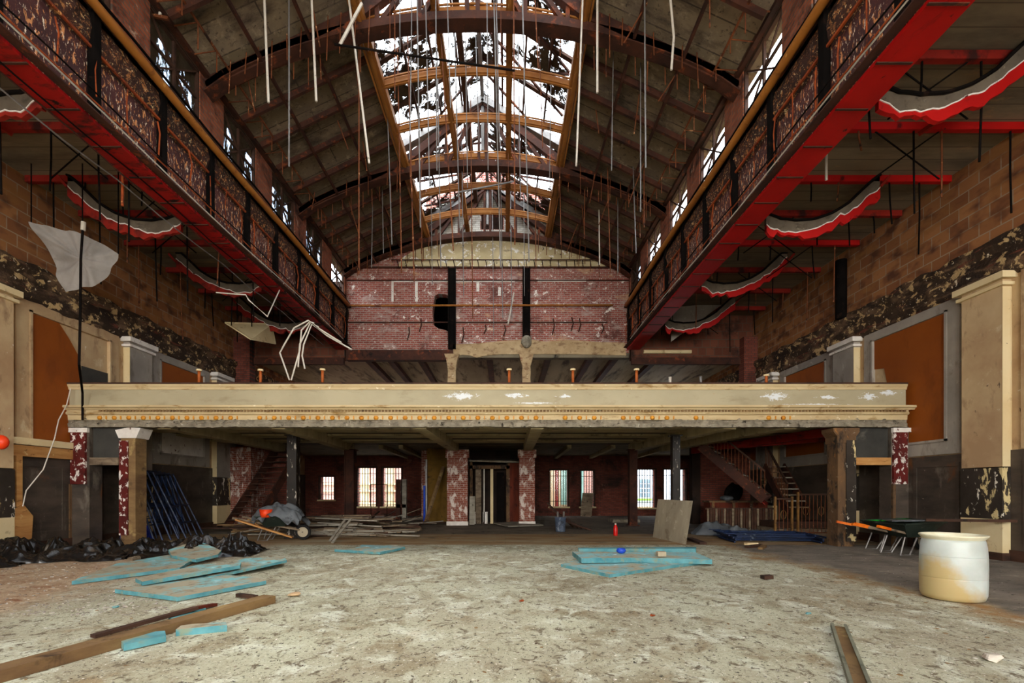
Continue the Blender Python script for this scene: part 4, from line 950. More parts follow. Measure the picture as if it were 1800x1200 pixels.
# wire bundles along the lower edge of both girders
for s, X in ((-1, GL), (1, GR)):
    for k in range(6 if s < 0 else 3):
        off = (-.2,-.24,-.28,.2,.34,.5)[k]; hz = (.12,.17,.22,-.03,-.05,-.12)[k]
        one('loose_cable', MB().tube([(X+s*off, y, ZG+hz-.03*math.sin(y*(.8+.3*k)+k)) for y in range(1, 18)], .012, 5), M[('galv_white','rust','black','black','rust_dark','galv')[k]],
            ('pale inner','orange inner','black inner','black underside','dark brown outer','grey outermost')[k]+' loose cable strung along the bottom of the %s girder' % ('left','right')[s > 0], 'cable')
one('flue_pipe', MB().tube([(XR-.22, 13.0, 5.9), (XR-.22, 13.0, 7.45)], .14, 10), M['black'], 'black vertical flue against the terracotta block wall in the right aisle', 'pipe', smooth=True)
one('ceiling_board', MB().prism([P(395,568,15), P(478,570,16.5), P(485,605,16.5), P(440,597,15)], (0,0,.04)), M['plaster_light'], 'pale board hanging near the far end of the left aisle', 'board')
one('sloping_panel', MB().prism([P(1180,600,17), P(1268,536,17), P(1225,536,17), P(1180,540,17)], (0,.06,0)), M['plaster_grey'], 'grey triangular panel at the far end of the right aisle', 'panel')
one('fluorescent_batten', MB().tube([P(1131,618,17.99), P(1215,618,17.99)], .07, 8), M['plaster_light'], 'pale tube fitting over the opening at the right end of the gallery', 'light')
# ================================================================ LOOSE THINGS ON THE FLOOR
def FH(px, py, h=0.0):
    Y = F*(H-h)/(py-CY); return Vector(((px-CX)*Y/F, Y, h))
# ---- plastic drum
dx, dy = 5.33, 5.76
drum = thing('plastic_drum', (dx, dy, 0), 'white open-topped plastic drum with ochre stain, standing at right', 'drum')
pr = [(0,.004),(.25,.004),(.285,.02),(.303,.07),(.308,.2),(.3075,.258),(.3072,.262),(.302,.266),(.3072,.270),(.3078,.275),(.309,.38),(.3065,.508),(.306,.512),(.301,.516),(.3055,.520),(.305,.525),(.300,.62),(.288,.69),(.280,.715),(.272,.715),(.282,.66),(.292,.5),(.295,.1),(.27,.03),(0,.025)]
MB().lathe(pr, (dx,dy,0), 48).build('body', M['drum'], drum, True)
MB().lathe([(.280,.712),(.298,.735),(.312,.750),(.316,.760),(.310,.768),(.300,.768),(.288,.745),(.272,.712)], (dx,dy,0), 48).build('lip', M['drum_lip'], drum, True)
# ---- steel channel
t = thing('steel_channel', FL(1480,1150), 'dusty steel channel lying lengthwise on the floor at lower right', 'channel')
a = FL(1474,1103); b = FL(1530,1260); d = (b-a).normalized(); r = d.cross(V(0,0,1))
m = MB(); m.bar(a+V(0,0,.008), b+V(0,0,.008), .115, .012)
m.build('web', M['brown_wood'], t)
for s in (-1, 1):
    MB().bar(a+r*s*.058+V(0,0,.02), b+r*s*.058+V(0,0,.02), .012, .04).bar(a+r*s*.05+V(0,0,.04), b+r*s*.05+V(0,0,.04), .022, .006).build('flange', M['steel_channel'], t)
# ---- foam boards
def slab(name, pts, th, mtop, medge, label, cat, group=None, jag=0.0):
    pts = [Vector(p) for p in pts]
    if jag:
        q = []
        for i, p in enumerate(pts):
            n = pts[(i+1) % len(pts)]; k = max(1, int((n-p).length/.09))
            for j in range(k):
                c = p.lerp(n, j/k)
                if j: c = c+V(R.uniform(-jag,jag), R.uniform(-jag,jag), 0)
                q.append(c)
        pts = q
    m = MB().prism(pts, (0,0,-th)); o = m.build(name, M[medge], None, False, 'base')
    o.data.materials.append(M[mtop])
    for f in o.data.polygons:
        if abs(f.normal.z) > .6 and f.center.z+o.location.z > min(p.z for p in pts)-.4*th: f.material_index = 1
    return tag(o, label, cat, group)
FG = 'aqua foam boards on the floor'
slab('foam_board', [FH(126,1021,.06),FH(316,997,.06),FH(352,976,.07),FH(300,974,.07),FH(205,990,.06)], .05, 'foam', 'foam_clean', 'largest dusty aqua foam board at left, bottom of the loose heap', 'board', FG, .008)
slab('foam_board', [FH(296,966,.15),FH(302,976,.12),FH(345,983,.11),FH(383,974,.13),FH(389,967,.17),FH(352,951,.24),FH(335,953,.24)], .05, 'foam', 'foam_clean', 'dusty five-sided foam board against the black sheeting', 'board', FG, .006)
slab('foam_board', [FH(238,1016,.12),FH(250,1022,.12),FH(422,993,.17),FH(424,988,.17),FH(350,992,.13)], .05, 'foam', 'foam_clean', 'long aqua foam board with bright edge overlapping the largest one', 'board', FG, .006)
slab('foam_board', [FH(352,1007,.07),FH(368,1013,.07),FH(504,984,.12),FH(500,978,.13),FH(430,981,.11)], .04, 'foam', 'foam_clean', 'narrow foam board with a raised right tip casting shade', 'board', FG, .008)
slab('foam_board', [FH(202,1035,.06),FH(312,1049,.06),FH(468,1020,.06),FH(455,1015,.06),FH(400,1010,.06),FH(345,1014,.06)], .05, 'foam', 'foam_clean', 'diamond shaped dusty foam board nearest the long brown plank', 'board', FG, .005)
slab('foam_board', [FH(213,1126,.06),FH(218,1133,.06),FH(292,1117,.06),FH(290,1108,.06),FH(240,1112,.06)], .05, 'foam_clean', 'foam_clean', 'small aqua foam offcut touching the near side of the long plank', 'board', FG, .006)
slab('foam_board', [FH(309,1106,.06),FH(399,1098,.06),FH(397,1093,.06),FH(340,1096,.06),FH(318,1099,.06)], .06, 'foam', 'foam_clean', 'short aqua foam offcut right of the plank, alone', 'board', FG, .005)
slab('foam_board', [FH(296,1083,.03),FH(303,1087,.03),FH(362,1068,.03),FH(350,1066,.03),FH(304,1077,.03)], .025, 'foam_clean', 'foam_clean', 'pale thin foam sliver behind the long plank', 'board', FG, .006)
slab('foam_board', [FH(588,965,.06),FH(668,970,.06),FH(712,961,.06),FH(700,959,.06),FH(636,957,.06),FH(622,964,.06)], .05, 'foam2', 'foam_clean', 'lone broken foam board in front of the tangled lumber pile', 'board', FG, .01)
slab('foam_board', [FH(986,991,.05),FH(1072,1009,.05),FH(1180,993,.05),FH(1250,985,.05),FH(1190,980,.05),FH(1020,982,.05)], .05, 'foam2', 'foam_clean', 'frontmost foam board of the right-hand stack, pointing at the camera', 'board', FG, .01)
slab('foam_board', [FH(1006,969,.15),FH(1022,981,.15),FH(1110,980,.14),FH(1252,983,.12),FH(1222,970,.14)], .08, 'foam2', 'foam_clean', 'middle foam board of the right-hand stack carrying a small block', 'board', FG, .006)
slab('foam_board', [FH(1016,962,.15),FH(1017,964,.15),FH(1223,964,.14),FH(1224,961,.14)], .09, 'foam_clean', 'foam_clean', 'thin straight foam board at the back of the right-hand stack', 'board', FG)
p = FH(1162,972,.2); one('wood_block', MB().box(p.x-.07,p.x+.07,p.y-.06,p.y+.06,.152,.23), M['plywood'], 'small tan block on the middle foam board', 'block')
p = FH(1092,972,.15); m = MB().ell((p.x,p.y,.2),.09,.07,.055,10,6)
for v in m.v: v += V(.02,.02,.02)*noise.noise(v*20)
one('crushed_cup', m, M['blue_pipe'], 'crushed blue cup between the foam boards of the right stack', 'cup', smooth=True)
# ---- planks
def plank(a, b, wd, th, mat, label, group=None, name='plank', roll=0, cat='plank'):
    up = V(0, 0, 1)
    if roll: d = (Vector(b)-Vector(a)).normalized(); up = Matrix.Rotation(roll, 3, d) @ up
    return one(name, MB().bar(a, b, wd, th, up), M[mat], label, cat, group)
d0 = FH(-40,1194,.045); d1 = FH(474,1052,.045)
plank(d0, d1, .17, .085, 'brown_wood', 'long thick brown plank running across the lower left corner')
plank(FH(163,1118,.03), FH(345,1068,.06), .07, .03, 'dark_wood', 'thin dark split board lying behind the long brown plank')
plank(FH(345,1068,.05), FH(378,1062,.02), .06, .03, 'red_wood', 'short reddish splinter at the end of the thin dark board')
plank(FH(418,1045,.03), FH(450,1049,.03), .06, .04, 'dark_wood', 'short dark batten near the far end of the long brown plank')
# leaning plywood by the black column
pts = [P(1147,943,11.55), P(1206,956,11.55*.985), P(1218,880,12.0), P(1157,877,12.6)]
pts[0].z = .0; pts[0] = FL(1148,944); pts[1] = FL(1206,957); up1 = P(1218,880,FL(1206,957).y+.12); up0 = P(1157,877,FL(1148,944).y+.05)
one('plywood_sheet', MB().prism([pts[0],pts[1],up1,up0], (0,.03,0)), M['plywood'], 'dusty plywood sheet leaning on the black column at right', 'plywood')
plank(FL(1212,948)+V(0,0,.03), FL(1236,957)+V(0,0,.03), .16, .05, 'dark_wood', 'dark short board beside the leaning plywood sheet')
# lumber piles
for i in range(120):
    x = R.gauss(-4.75,.7); y = R.uniform(13.3,15.9); z = .04+R.random()*.62*max(0, 1-abs(y-14.8)/1.5)*max(.25, 1-abs(x+5.1)/2); l = R.uniform(1.0,2.6); an = R.gauss(-.05,.22); 
    dz = R.uniform(-.03,.05)
    a = V(x-l/2*math.cos(an), y-l/2*math.sin(an), max(.03, z-dz)); b = V(x+l/2*math.cos(an), y+l/2*math.sin(an), max(.03, z+dz))
    plank(a, b, R.uniform(.08,.2), R.uniform(.025,.05), R.choice(('old_wood','grey_wood','old_wood','dark_wood')), 'weathered board tangled in the lumber pile left of centre', 'boards of the tangled lumber pile', 'lumber_board', 0, 'board')
for (p, q, z1, z2, mt, lab) in (((556,910),(665,915),.45,.42,'grey_wood','broad pale board on top of the tangled lumber pile'),((560,918),(672,925),.3,.25,'grey_wood','pale lath lying low across the tangled lumber pile'),
      ((600,924),(677,934),.15,.1,'grey_wood','whitish lath at the right end of the tangled lumber pile')):
    a = P(p[0],p[1],14.0); b = P(q[0],q[1],13.9); plank(a, b, .16, .03, mt, lab, None, 'lumber_board', 0, 'board')
for (p, q, lab) in (((584,955),(617,912),'right lath of the two leaning on the lumber pile'),((580,952),(606,914),'left lath of the two leaning on the lumber pile')):
    a = FL(*p)+V(0,0,.02); plank(a, P(q[0],q[1],a.y+1.0), .06, .03, 'grey_wood', lab, None, 'leaning_lath', 0, 'lath')
for i in range(14):
    x = R.uniform(-8.6,-6.9); y = R.uniform(14.2,15.6); l = R.uniform(1.2,2.2); an = R.gauss(.03,.08); z = .05+.045*(i//2)
    plank(V(x-l/2, y-an, z), V(x+l/2, y+an, z), .14, .04, R.choice(('old_wood','brown_wood','dark_wood')), 'board in the low lumber stack beside the brick wall at left', 'boards of the low stack at left', 'lumber_board', 0, 'board')
plank(P(415,913,11.9), P(514,944,12.0), .11, .035, 'raw_wood', 'orange-brown plank sloping across the front of the left wheelbarrow')
plank(P(435,912,14.0), FL(474,937)+V(0,0,.02), .09, .03, 'raw_wood', 'short pale plank behind the left wheelbarrow handles')
plank(FL(402,940)+V(0,0,.02), P(462,928,13.4), .05, .02, 'grey_wood', 'thin grey lath under the sloping plank at left')
for i in range(9):
    a = V(R.uniform(-3.8,-3.0), R.uniform(17.2,18.4), .03); an = R.uniform(-.6,.6); l = R.uniform(.5,1.3)
    plank(a, a+V(l*math.cos(an), l*math.sin(an), R.uniform(0,.12)), .09, .03, R.choice(('grey_wood','dark_wood')), 'scrap board on the dark floor left of the brick pillars', 'scrap boards left of the pillars', 'scrap_board', 0, 'board')
for i in range(12):
    x = R.uniform(-6.0,-3.4); a = V(x, R.uniform(18.2,22), .04); an = R.uniform(-1.2,1.2); l = R.uniform(.8,1.8)
    plank(a, a+V(l*math.cos(an), l*math.sin(an), R.uniform(0,.5)), .08, .03, R.choice(('grey_wood','dark_wood','old_wood')), 'scrap lath heaped before the pair of barred windows', 'scrap laths before the paired windows', 'scrap_board', 0, 'board')
# doorway between the brick pillars
t = thing('door_frame', (-.7, 18.6, 0), 'broken orange-brown timber door frame between the two brick pillars', 'door frame')
def dpx(px): return (px-CX)*18.6/F
for a, b in ((826,831),(890,896)): MB().box(dpx(a), dpx(b), 18.5, 18.65, 0, H+48*18.6/F).build('jamb', M['orange_wood'], t)
MB().box(dpx(826), dpx(896), 18.5, 18.65, H+36*18.6/F, H+42*18.6/F).build('header', M['orange_wood'], t)
for (a,b,y1,mt,lab) in ((836,846,825,'old_wood','wide dark board upright in the doorway between pillars'),(862,867,824,'plaster_light','tall cream board upright in the doorway between pillars'),(850,852,824,'galv_white','thin white lath upright in the doorway between pillars'),
     (873,886,830,'black','black opening panel at the right of the doorway'),(849,857,903,'peel_white','short pink-white board low in the doorway'),(832,836,903,'peel_white','short pale board at the left foot of the doorway')):
    z1 = H+(CY-y1)*18.4/F if y1 < 860 else .45
    one('upright_board', MB().box((a-CX)*18.4/F,(b-CX)*18.4/F,18.38,18.42,0,z1), M[mt], lab, 'board')
one('shade_backdrop', MB().box(dpx(820), dpx(915), 19.3, 19.36, 0, 2.3), M['dark_wall'], 'dark partition painting the shade in the alcove behind the boarded doorway', 'backdrop')  # dark panel in place of the shaded depth of the alcove
one('red_partition', MB().box(dpx(896), dpx(914), 18.5, 18.6, 0, 2.35), M['red_wood'], 'red-brown boarded panel left of the right brick pillar', 'panel')
one('collapsed_lath_ceiling', MB().prism([(dpx(822),18.2,2.35),(dpx(915),18.2,2.3),(dpx(915),19.3,2.42),(dpx(822),19.3,2.45)], (0,0,.06)), M['rubble'], 'sagging broken ceiling above the boarded doorway', 'ceiling piece')
one('floor_sheet', MB().prism([FL(868,923)+V(0,0,.09),FL(893,929)+V(0,0,.09),FL(955,924)+V(0,0,.04),FL(930,917)+V(0,0,.06)], (0,0,-.035)), M['grey_wood'], 'grey sheet lying on the floor before the boarded doorway', 'sheet')
one('grey_plank', MB().bar(V(-1.2,17.5,.03), V(-1.2,17.66,1.05), .2, .03, (0,1,0)), M['grey_wood'], 'short grey board leaning right of the left brick pillar', 'board')
one('leaning_timber', MB().bar(V(-3.0,18.2,0.05), V(-2.45,19.2,2.2), .12, .08), M['brown_wood'], 'brown timber leaning on the ochre wall by the left brick pillar', 'timber')
one('blue_pole', MB().tube([((746-CX)*19.3/F,19.3,0),((746-CX)*19.3/F,19.3,1.45)], .045, 8), M['blue_pipe'], 'bright blue pole standing before the ochre wall', 'pole')
one('white_post', MB().box((748-CX)*19.4/F,(751-CX)*19.4/F,19.35,19.42,0,2.5), M['galv'], 'thin grey post rising beside the bright blue pole', 'post')
t = thing('broken_radiator', ((703-CX)*21/F, 21, 0), 'dark broken radiator piece standing before the right one of the paired windows', 'radiator')
for px, y0, y1, w0 in ((700,842,912.6,8),(711,842,912.6,7)): MB().box((px-CX)*21/F-w0/2*21/F,(px-CX)*21/F+w0/2*21/F,20.95,21.1,H+(CY-y1)*21/F,H+(CY-y0)*21/F).build('section', M['rust_dark' if px<705 else 'grey_wood'], t)
MB().box((697-CX)*21/F,(714-CX)*21/F,20.95,21.1,H-32*21/F,H-26*21/F).build('crossbar', M['rust_dark'], t)
t = thing('light_frame', ((665-CX)*20/F, 20, 0), 'thin black frame standing before the paired barred windows', 'frame')
for px in (652,680): MB().tube([((px-CX)*20/F,20,0),((px-CX)*20/F,20,H+9*20/F)], .015, 5).build('leg', M['black'], t)
MB().tube([((652-CX)*20/F,20,H+9*20/F),((680-CX)*20/F,20,H+9*20/F)], .015, 5).build('top_rail', M['black'], t)
# bin, poles, extinguisher-red bottle, boards at the right rear
bx, by = (985-CX)*14.9/F, 14.9
t = thing('bucket', (bx, by, 0), 'scuffed grey-blue bucket on the floor right of the brick pillars', 'bucket')
MB().lathe([(0,.01),(.14,0),(.15,.02),(.175,.45),(.165,.45),(.14,.04),(0,.04)], (bx,by,0), 24).build('body', M['bin'], t, True)
MB().lathe([(.170,.43),(.186,.435),(.186,.455),(.165,.455)], (bx,by,0), 24).build('rim', M['bin'], t, True)
for sx2 in (-.07,.09): MB().tube([(bx+sx2,by,.1),(bx+sx2*1.2,by,.62)], .03, 6).build('offcut', M['galv'], t)
for i in range(5):
    a = V(2.3+.1*i, 16.3-.3*i, .03); plank(a, a+V(-.85-.03*i,.4,.8-.12*i), .06, .04, 'dark_wood', 'dark scrap timber heaped between right brick pillar and bucket', 'scrap timbers beside the bucket', 'scrap_timber', 0, 'timber')
p = FL(1082,941); t = thing('red_bottle', p, 'small red bottle with white cap standing alone on the floor', 'bottle')
MB().lathe([(0,0),(.058,0),(.062,.02),(.062,.2),(.05,.26),(.028,.29),(.026,.31)], p, 16).build('body', M['red_plastic'], t, True)
MB().lathe([(.03,.31),(.03,.35),(0,.35)], p, 12).build('cap', M['galv_white'], t, True)
one('window_board', MB().prism([P(1024,866,22.5),P(1043,866,22.5),P(1040,908,22.2),P(1020,907,22.2)], (0,.03,0)), M['old_wood'], 'brown board leaning in the narrower window right of the pillars', 'board')
one('rubble_mat', MB().box(.9*4.7,5.3,19,19.8,0,.12), M['rubble'], 'low flat bundle on the floor below the white-framed window', 'bundle')
# ---- black plastic sheeting
def crumple(name, a, b, wd, hgt, mat, label, cat, seed, nx=150, ny=44, sharp=2.2, endh=.3):
    a = Vector(a); b = Vector(b); d = (b-a); u = d.normalized(); n = V(-u.y, u.x, 0); m = MB(); vs = []
    for i in range(nx+1):
        s = i/nx
        wob = .25*noise.noise(V(s*4, seed, 0)); wl = wd*(.75+.35*noise.noise(V(s*5, seed, 7))+.0)
        if s < .03 or s > .97: wl *= .8
        for j in range(ny+1):
            q = j/ny*2-1; p = a+d*s+n*(wob+q*wl/2)
            env = max(0, 1-q*q)**.6*min(1, (1-s)*4+endh)*min(1, s*9+endh)
            w3 = V(p.x*sharp, p.y*sharp, seed*3.3)
            r1 = 1-abs(noise.noise(w3))*2.2; r2 = 1-abs(noise.noise(w3*2.3+V(5,1,2)))*2.2; r3 = 1-abs(noise.noise(w3*5.1))*2.2
            big = .55+.45*noise.noise(V(p.x*.8, p.y*.8, seed))
            z = env*hgt*max(.05, big*(.5*r1+.32*r2+.15*r3))+.008
            sh = V(noise.noise(w3*1.7), noise.noise(w3*1.7+V(9,9,9)), 0)*.12*env
            vs.append(p+sh+V(0,0,z))
    m.v = vs
    for i in range(nx):
        for j in range(ny):
            k = i*(ny+1)+j; m.f.append((k, k+1, k+ny+2, k+ny+1))
    return one(name, m, M[mat], label, cat, None, True)
crumple('plastic_sheeting', (-9.7,9.0,0), (-7.2,9.6,0), 2.3, 1.0, 'plastic_black', 'crumpled black plastic sheeting piled along the left wall', 'sheeting', 1, 160, 90, 1.5)
crumple('plastic_sheeting', (-7.7,9.55,0), (-5.0,9.9,0), 1.8, .8, 'plastic_black', 'crumpled black plastic sheeting ending behind the foam boards', 'sheeting', 5, 160, 90, 1.6)
crumple('plastic_sheeting', (-9.85,7.75,0), (-8.3,8.35,0), .8, .3, 'plastic_black', 'flat black plastic edge at the far left on the floor', 'sheeting', 9, 60, 30)
one('plastic_tube', MB().tube([FH(228,984,.08),FH(243,981,.08)], .05, 10), M['old_wood'], 'short grey tube poking out of the black sheeting', 'tube')
crumple('tarp_heap', (4.3+1.2,14.3,0), (8.0,13.4,0), 1.6, .85, 'tarp_grey', 'grey-blue tarpaulin heap left of the blue frame stack', 'tarp', 12, 80, 40, 1.0, .0)
m = MB(); crumple('blue_tarp', (-9.35,11.75,0), (-8.9,12.2,0), .8, 1.2, 'tarp_blue', 'bright blue tarpaulin bundle inside the left doorway', 'tarp', 21, 50, 40, 2.2, .5)
# ---- scaffold frames
def scaffold(loc, rz, tilt, label, grp, w0=1.5, h0=1.9, par=None):
    t = thing('scaffold_frame', loc, label, 'scaffold', grp); Rm = Matrix.Rotation(rz, 3, 'Z') @ Matrix.Rotation(tilt, 3, 'X')
    L = Vector(loc)
    def q(x, z, y=0): return L + Rm @ V(x, y, z)
    for x in (-w0/2, w0/2): MB().tube([q(x,.03),q(x,h0)], .022, 6).build('upright', M['blue_steel'], t)
    for z in (.45, .95, h0-.03): MB().tube([q(-w0/2,z),q(w0/2,z)], .018, 6).build('rung', M['blue_steel'], t)
    for k in range(4): MB().tube([q(-w0/2+.32,.45+k*.36),q(-w0/2+.32,.8+k*.36)] if k == 9 else [q(-w0/2, .62+k*.3), q(-w0/2+.32, .62+k*.3)], .012, 5).build('ladder_rung', M['blue_steel'], t)
    MB().tube([q(-w0/2+.32,.45),q(-w0/2+.32,h0-.1)], .015, 5).build('inner_upright', M['blue_steel'], t)
    MB().tube([q(-w0/2+.32,.5),q(w0/2,h0-.1)], .014, 5).build('diagonal_brace', M['blue_steel'], t)
    return t
for i in range(5): scaffold((-8.62+i*.05, 12.35+i*.2, 0), PI/2+.15+.02*i, math.radians(-18-1.5*i), 'blue scaffold frame leaning behind the left peeling column, %s in the row from the front' % ORD[i], 'leaning scaffold frames at left', 1.15, 1.9)
for i in range(3): scaffold((-9.3+i*.08, 12.9+i*.2, 0), PI/2+.1, math.radians(-12-2*i), 'blue scaffold frame seen through the left doorway, %s from the front' % ORD[i], 'scaffold frames in the left doorway', 1.4, 1.8)
for i in range(6):
    t = scaffold((6.6+R.uniform(-.15,.15), 11.6+R.uniform(-.1,.15), .03+i*.03), PI/2*.0+R.uniform(-.06,.06)-.12, math.radians(-89), 'blue scaffold frame lying flat left of the charred timber column, %s from the bottom' % ORD[i], 'stacked scaffold frames on the floor', 2.0, 1.1)
# ---- wheelbarrows
def barrow(loc, rz, tray, label, inner=None, handle='orange_handle'):
    t = thing('wheelbarrow', loc, label, 'wheelbarrow'); L = Vector(loc); Rm = Matrix.Rotation(rz, 3, 'Z')
    q = lambda x, y, z: L + Rm @ V(x, y, z)
    m = MB(); top = [(-.45,-.34,.62),(.5,-.3,.66),(.5,.3,.66),(-.45,.34,.62)]; bot = [(-.25,-.2,.36),(.2,-.17,.36),(.2,.17,.36),(-.25,.2,.36)]
    for i in range(4): j = (i+1) % 4; m.quad(q(*top[i]), q(*top[j]), q(*bot[j]), q(*bot[i]))
    m.quad(*[q(*p) for p in bot]); m.build('tray', M[tray], t)
    m = MB()
    for i in range(4): m.bar(q(*top[i]), q(*top[(i+1) % 4]), .035, .03)
    m.build('tray_rim', M[tray], t)
    if inner:
        m = MB(); e = .02
        for i in range(4): j = (i+1) % 4; m.quad(q(top[i][0]*.96,top[i][1]*.94,top[i][2]), q(top[j][0]*.96,top[j][1]*.94,top[j][2]), q(bot[j][0]*.95,bot[j][1]*.9,bot[j][2]+.02), q(bot[i][0]*.95,bot[i][1]*.9,bot[i][2]+.02))
        m.build('tray_lining', M[inner], t)
    for s in (-1, 1):
        MB().bar(q(-.95,s*.3,.58), q(.55,s*.07,.26), .045, .04).build('handle', M['old_wood'], t)
        MB().bar(q(-.98,s*.305,.59), q(-.68,s*.262,.525), .052, .05).build('handle_grip', M[handle], t)
        MB().tube([q(-.3,s*.2,.36), q(-.42,s*.22,.01), q(-.2,s*.2,.01), q(.0,s*.16,.34)], .016, 6).build('leg', M['galv'], t)
    w = MB(); n = 20; c = q(.62,0,.2); ax = Rm @ V(0,1,0)
    ring = []
    for k in range(n):
        a = 2*PI*k/n; e1 = Rm @ V(math.cos(a),0,math.sin(a))
        ring.append([c+e1*.19+ax*.03, c+e1*.2, c+e1*.19-ax*.03, c+e1*.13-ax*.03, c+e1*.13+ax*.03])
    for k in range(n):
        for i in range(5): w.quad(ring[k][i], ring[(k+1)%n][i], ring[(k+1)%n][(i+1)%5], ring[k][(i+1)%5])
    wh = w.build('wheel', M['rubber'], t, True)
    MB().tube([c-ax*.035, c+ax*.035], .13, 16).build('wheel_hub', M['plywood'], wh)
    MB().tube([c-ax*.1, c+ax*.1], .012, 6).build('axle', M['galv'], t)
    return t
barrow((-5.85,12.45,0), .12, 'dark_tray', 'wheelbarrow loaded with grey tarpaulin near the left black column', None, 'old_wood')
m = MB(); nx, ny = 40, 26; vs = []
for i in range(nx+1):
    for j in range(ny+1):
        u = i/nx*2-1; v = j/ny*2-1; r = math.sqrt(u*u+v*v); env = max(0, 1-r*r*.75)
        x = -5.8+u*.62; y = 12.45+v*.42; z = .58+.34*env+.09*noise.noise(V(u*3,v*3,2))*1.5-.16*max(0,r-.85)*3*(.6+noise.noise(V(u*4,v*4,9)))
        vs.append(V(x,y,z))
m.v = vs
for i in range(nx):
    for j in range(ny): k = i*(ny+1)+j; m.f.append((k,k+1,k+ny+2,k+ny+1))
one('tarp_load', m, M['tarp_grey'], 'crumpled grey tarpaulin heaped on the left wheelbarrow', 'tarp', None, True)
one('orange_bucket', MB().lathe([(0,.0),(.13,0),(.16,.2),(.15,.2),(.12,.02),(0,.02)], (-6.02,12.18,.6), 16), M['orange_red'], 'orange-red bucket peeking out under the grey tarpaulin', 'bucket', None, True)
barrow((8.15,9.75,0), .1, 'dark_tray', 'dark wheelbarrow with orange handle grips behind the white drum', None)
barrow((8.3,10.35,0), -.05, 'dark_tray', 'wheelbarrow with green lined tray, rearmost of the two at right', 'green_tray')
one('grey_sheet', MB().prism([(7.6,9.5,.67),(8.35,9.45,.68),(8.4,9.8,.68),(7.75,9.95,.67)], (0,0,.02)), M['tarp_grey'], 'stiff grey sheet lying on the front wheelbarrow at right', 'sheet')
plank((8.0,9.2,.72), (9.1,8.6,.74), .05, .05, 'dark_wood', 'dark pole resting across behind the white drum', None, 'pole', 0, 'pole')
# ---- left wall carpentry
t = thing('timber_framing', (XL+.08, 9.4, 0), 'yellow lumber rail and stud nailed over the left dark wainscot', 'framing')
m = MB(); m.box(XL+.03, XL+.12, 7.0, 11.0, 1.98, 2.2); m.build('rail', M['raw_wood'], t)
MB().box(XL+.03, XL+.13, 8.2, 11.0, 2.22, 2.36).build('upper_rail', M['plaster_light'], t)
MB().box(XL+.05, XL+.13, 9.72, 9.84, .95, 1.98).build('stud', M['raw_wood'], t)
one('broken_wallboard', MB().prism([(XL+.14,8.8,.1),(XL+.14,9.98,.12),(XL+.14,10.02,.75),(XL+.14,9.82,1.0),(XL+.14,9.62,.9),(XL+.14,9.35,1.02),(XL+.14,9.1,.5),(XL+.14,8.8,.35)], (.03,0,0)), M['raw_wood'], 'broken tan wallboard low on the left wall under the stud', 'wallboard')
one('safety_lamp', MB().ell(P(2,777,9.2), .13, .1, .14, 14, 10), M['orange_red'], 'glowing orange-red round lamp at the left edge of the view', 'lamp', None, True)
# ---- hanging sheet and cord
cs = [P(55,392,9.6), P(100,402,9.6), P(140,410,9.6), P(150,414,9.6), P(180,428,9.7), P(208,446,9.8), P(190,475,9.75), P(160,500,9.6), P(142,509,9.6), P(113,512,9.6), P(95,475,9.6), P(75,430,9.6)]
ce = P(142,455,9.45); m = MB(); K = 14; N = len(cs)*6; vs = []
for k in range(K+1):
    f = k/K
    for i in range(N):
        a = i/6; j = int(a); b = cs[j % len(cs)].lerp(cs[(j+1) % len(cs)], a-j); p = ce.lerp(b, f)
        p = p+V(0,.05*math.sin(i*1.05)*f*(1-.5*f)+.22*noise.noise(V(b.x*2.4,b.z*2.4,f*.8))*f,0); vs.append(p)
m.v = vs
for k in range(K):
    for i in range(N): m.f.append((k*N+i, k*N+(i+1)%N, (k+1)*N+(i+1)%N, (k+1)*N+i))
sh = one('hanging_sheet', m, M['sheet'], 'grey cloth sheet slung like a kite under the left aisle ceiling', 'sheet', None, True)
for (px, py) in ((55,392),(208,446),(145,412)):
    p = P(px,py,9.65); one('tie_rope', MB().tube([p,(p.x,p.y,ZA)], .012, 5), M['black'], {55:'thin tie holding the left corner of the hung cloth sheet',208:'thin tie holding the right corner of the hung cloth sheet',145:'thin tie holding the middle of the hung cloth sheet'}[px], 'rope')
t = thing('lamp_cord', P(142,560,9.3), 'thick dark cord dropping past the hung cloth sheet to the balcony', 'cord')
MB().tube([P(146,395,9.3),P(142,455,9.3),P(141,560,9.3),P(139,640,9.5),P(145,690,10.8),P(145,738,10.9)], .022, 6).build('cable', M['black'], t)
MB().tube([P(147,390,9.3),P(146,405,9.3)], .04, 8).build('socket', M['galv_white'], t)
one('pale_wire', MB().tube([P(124,683,10.9),P(117,712,10.8),P(103,738,10.5),P(96,770,10.3),P(76,825,10.1),P(46,862,9.9),P(40,890,9.8)], .012, 5), M['galv_white'], 'pale thin wire looping down from the left balcony corner', 'wire')
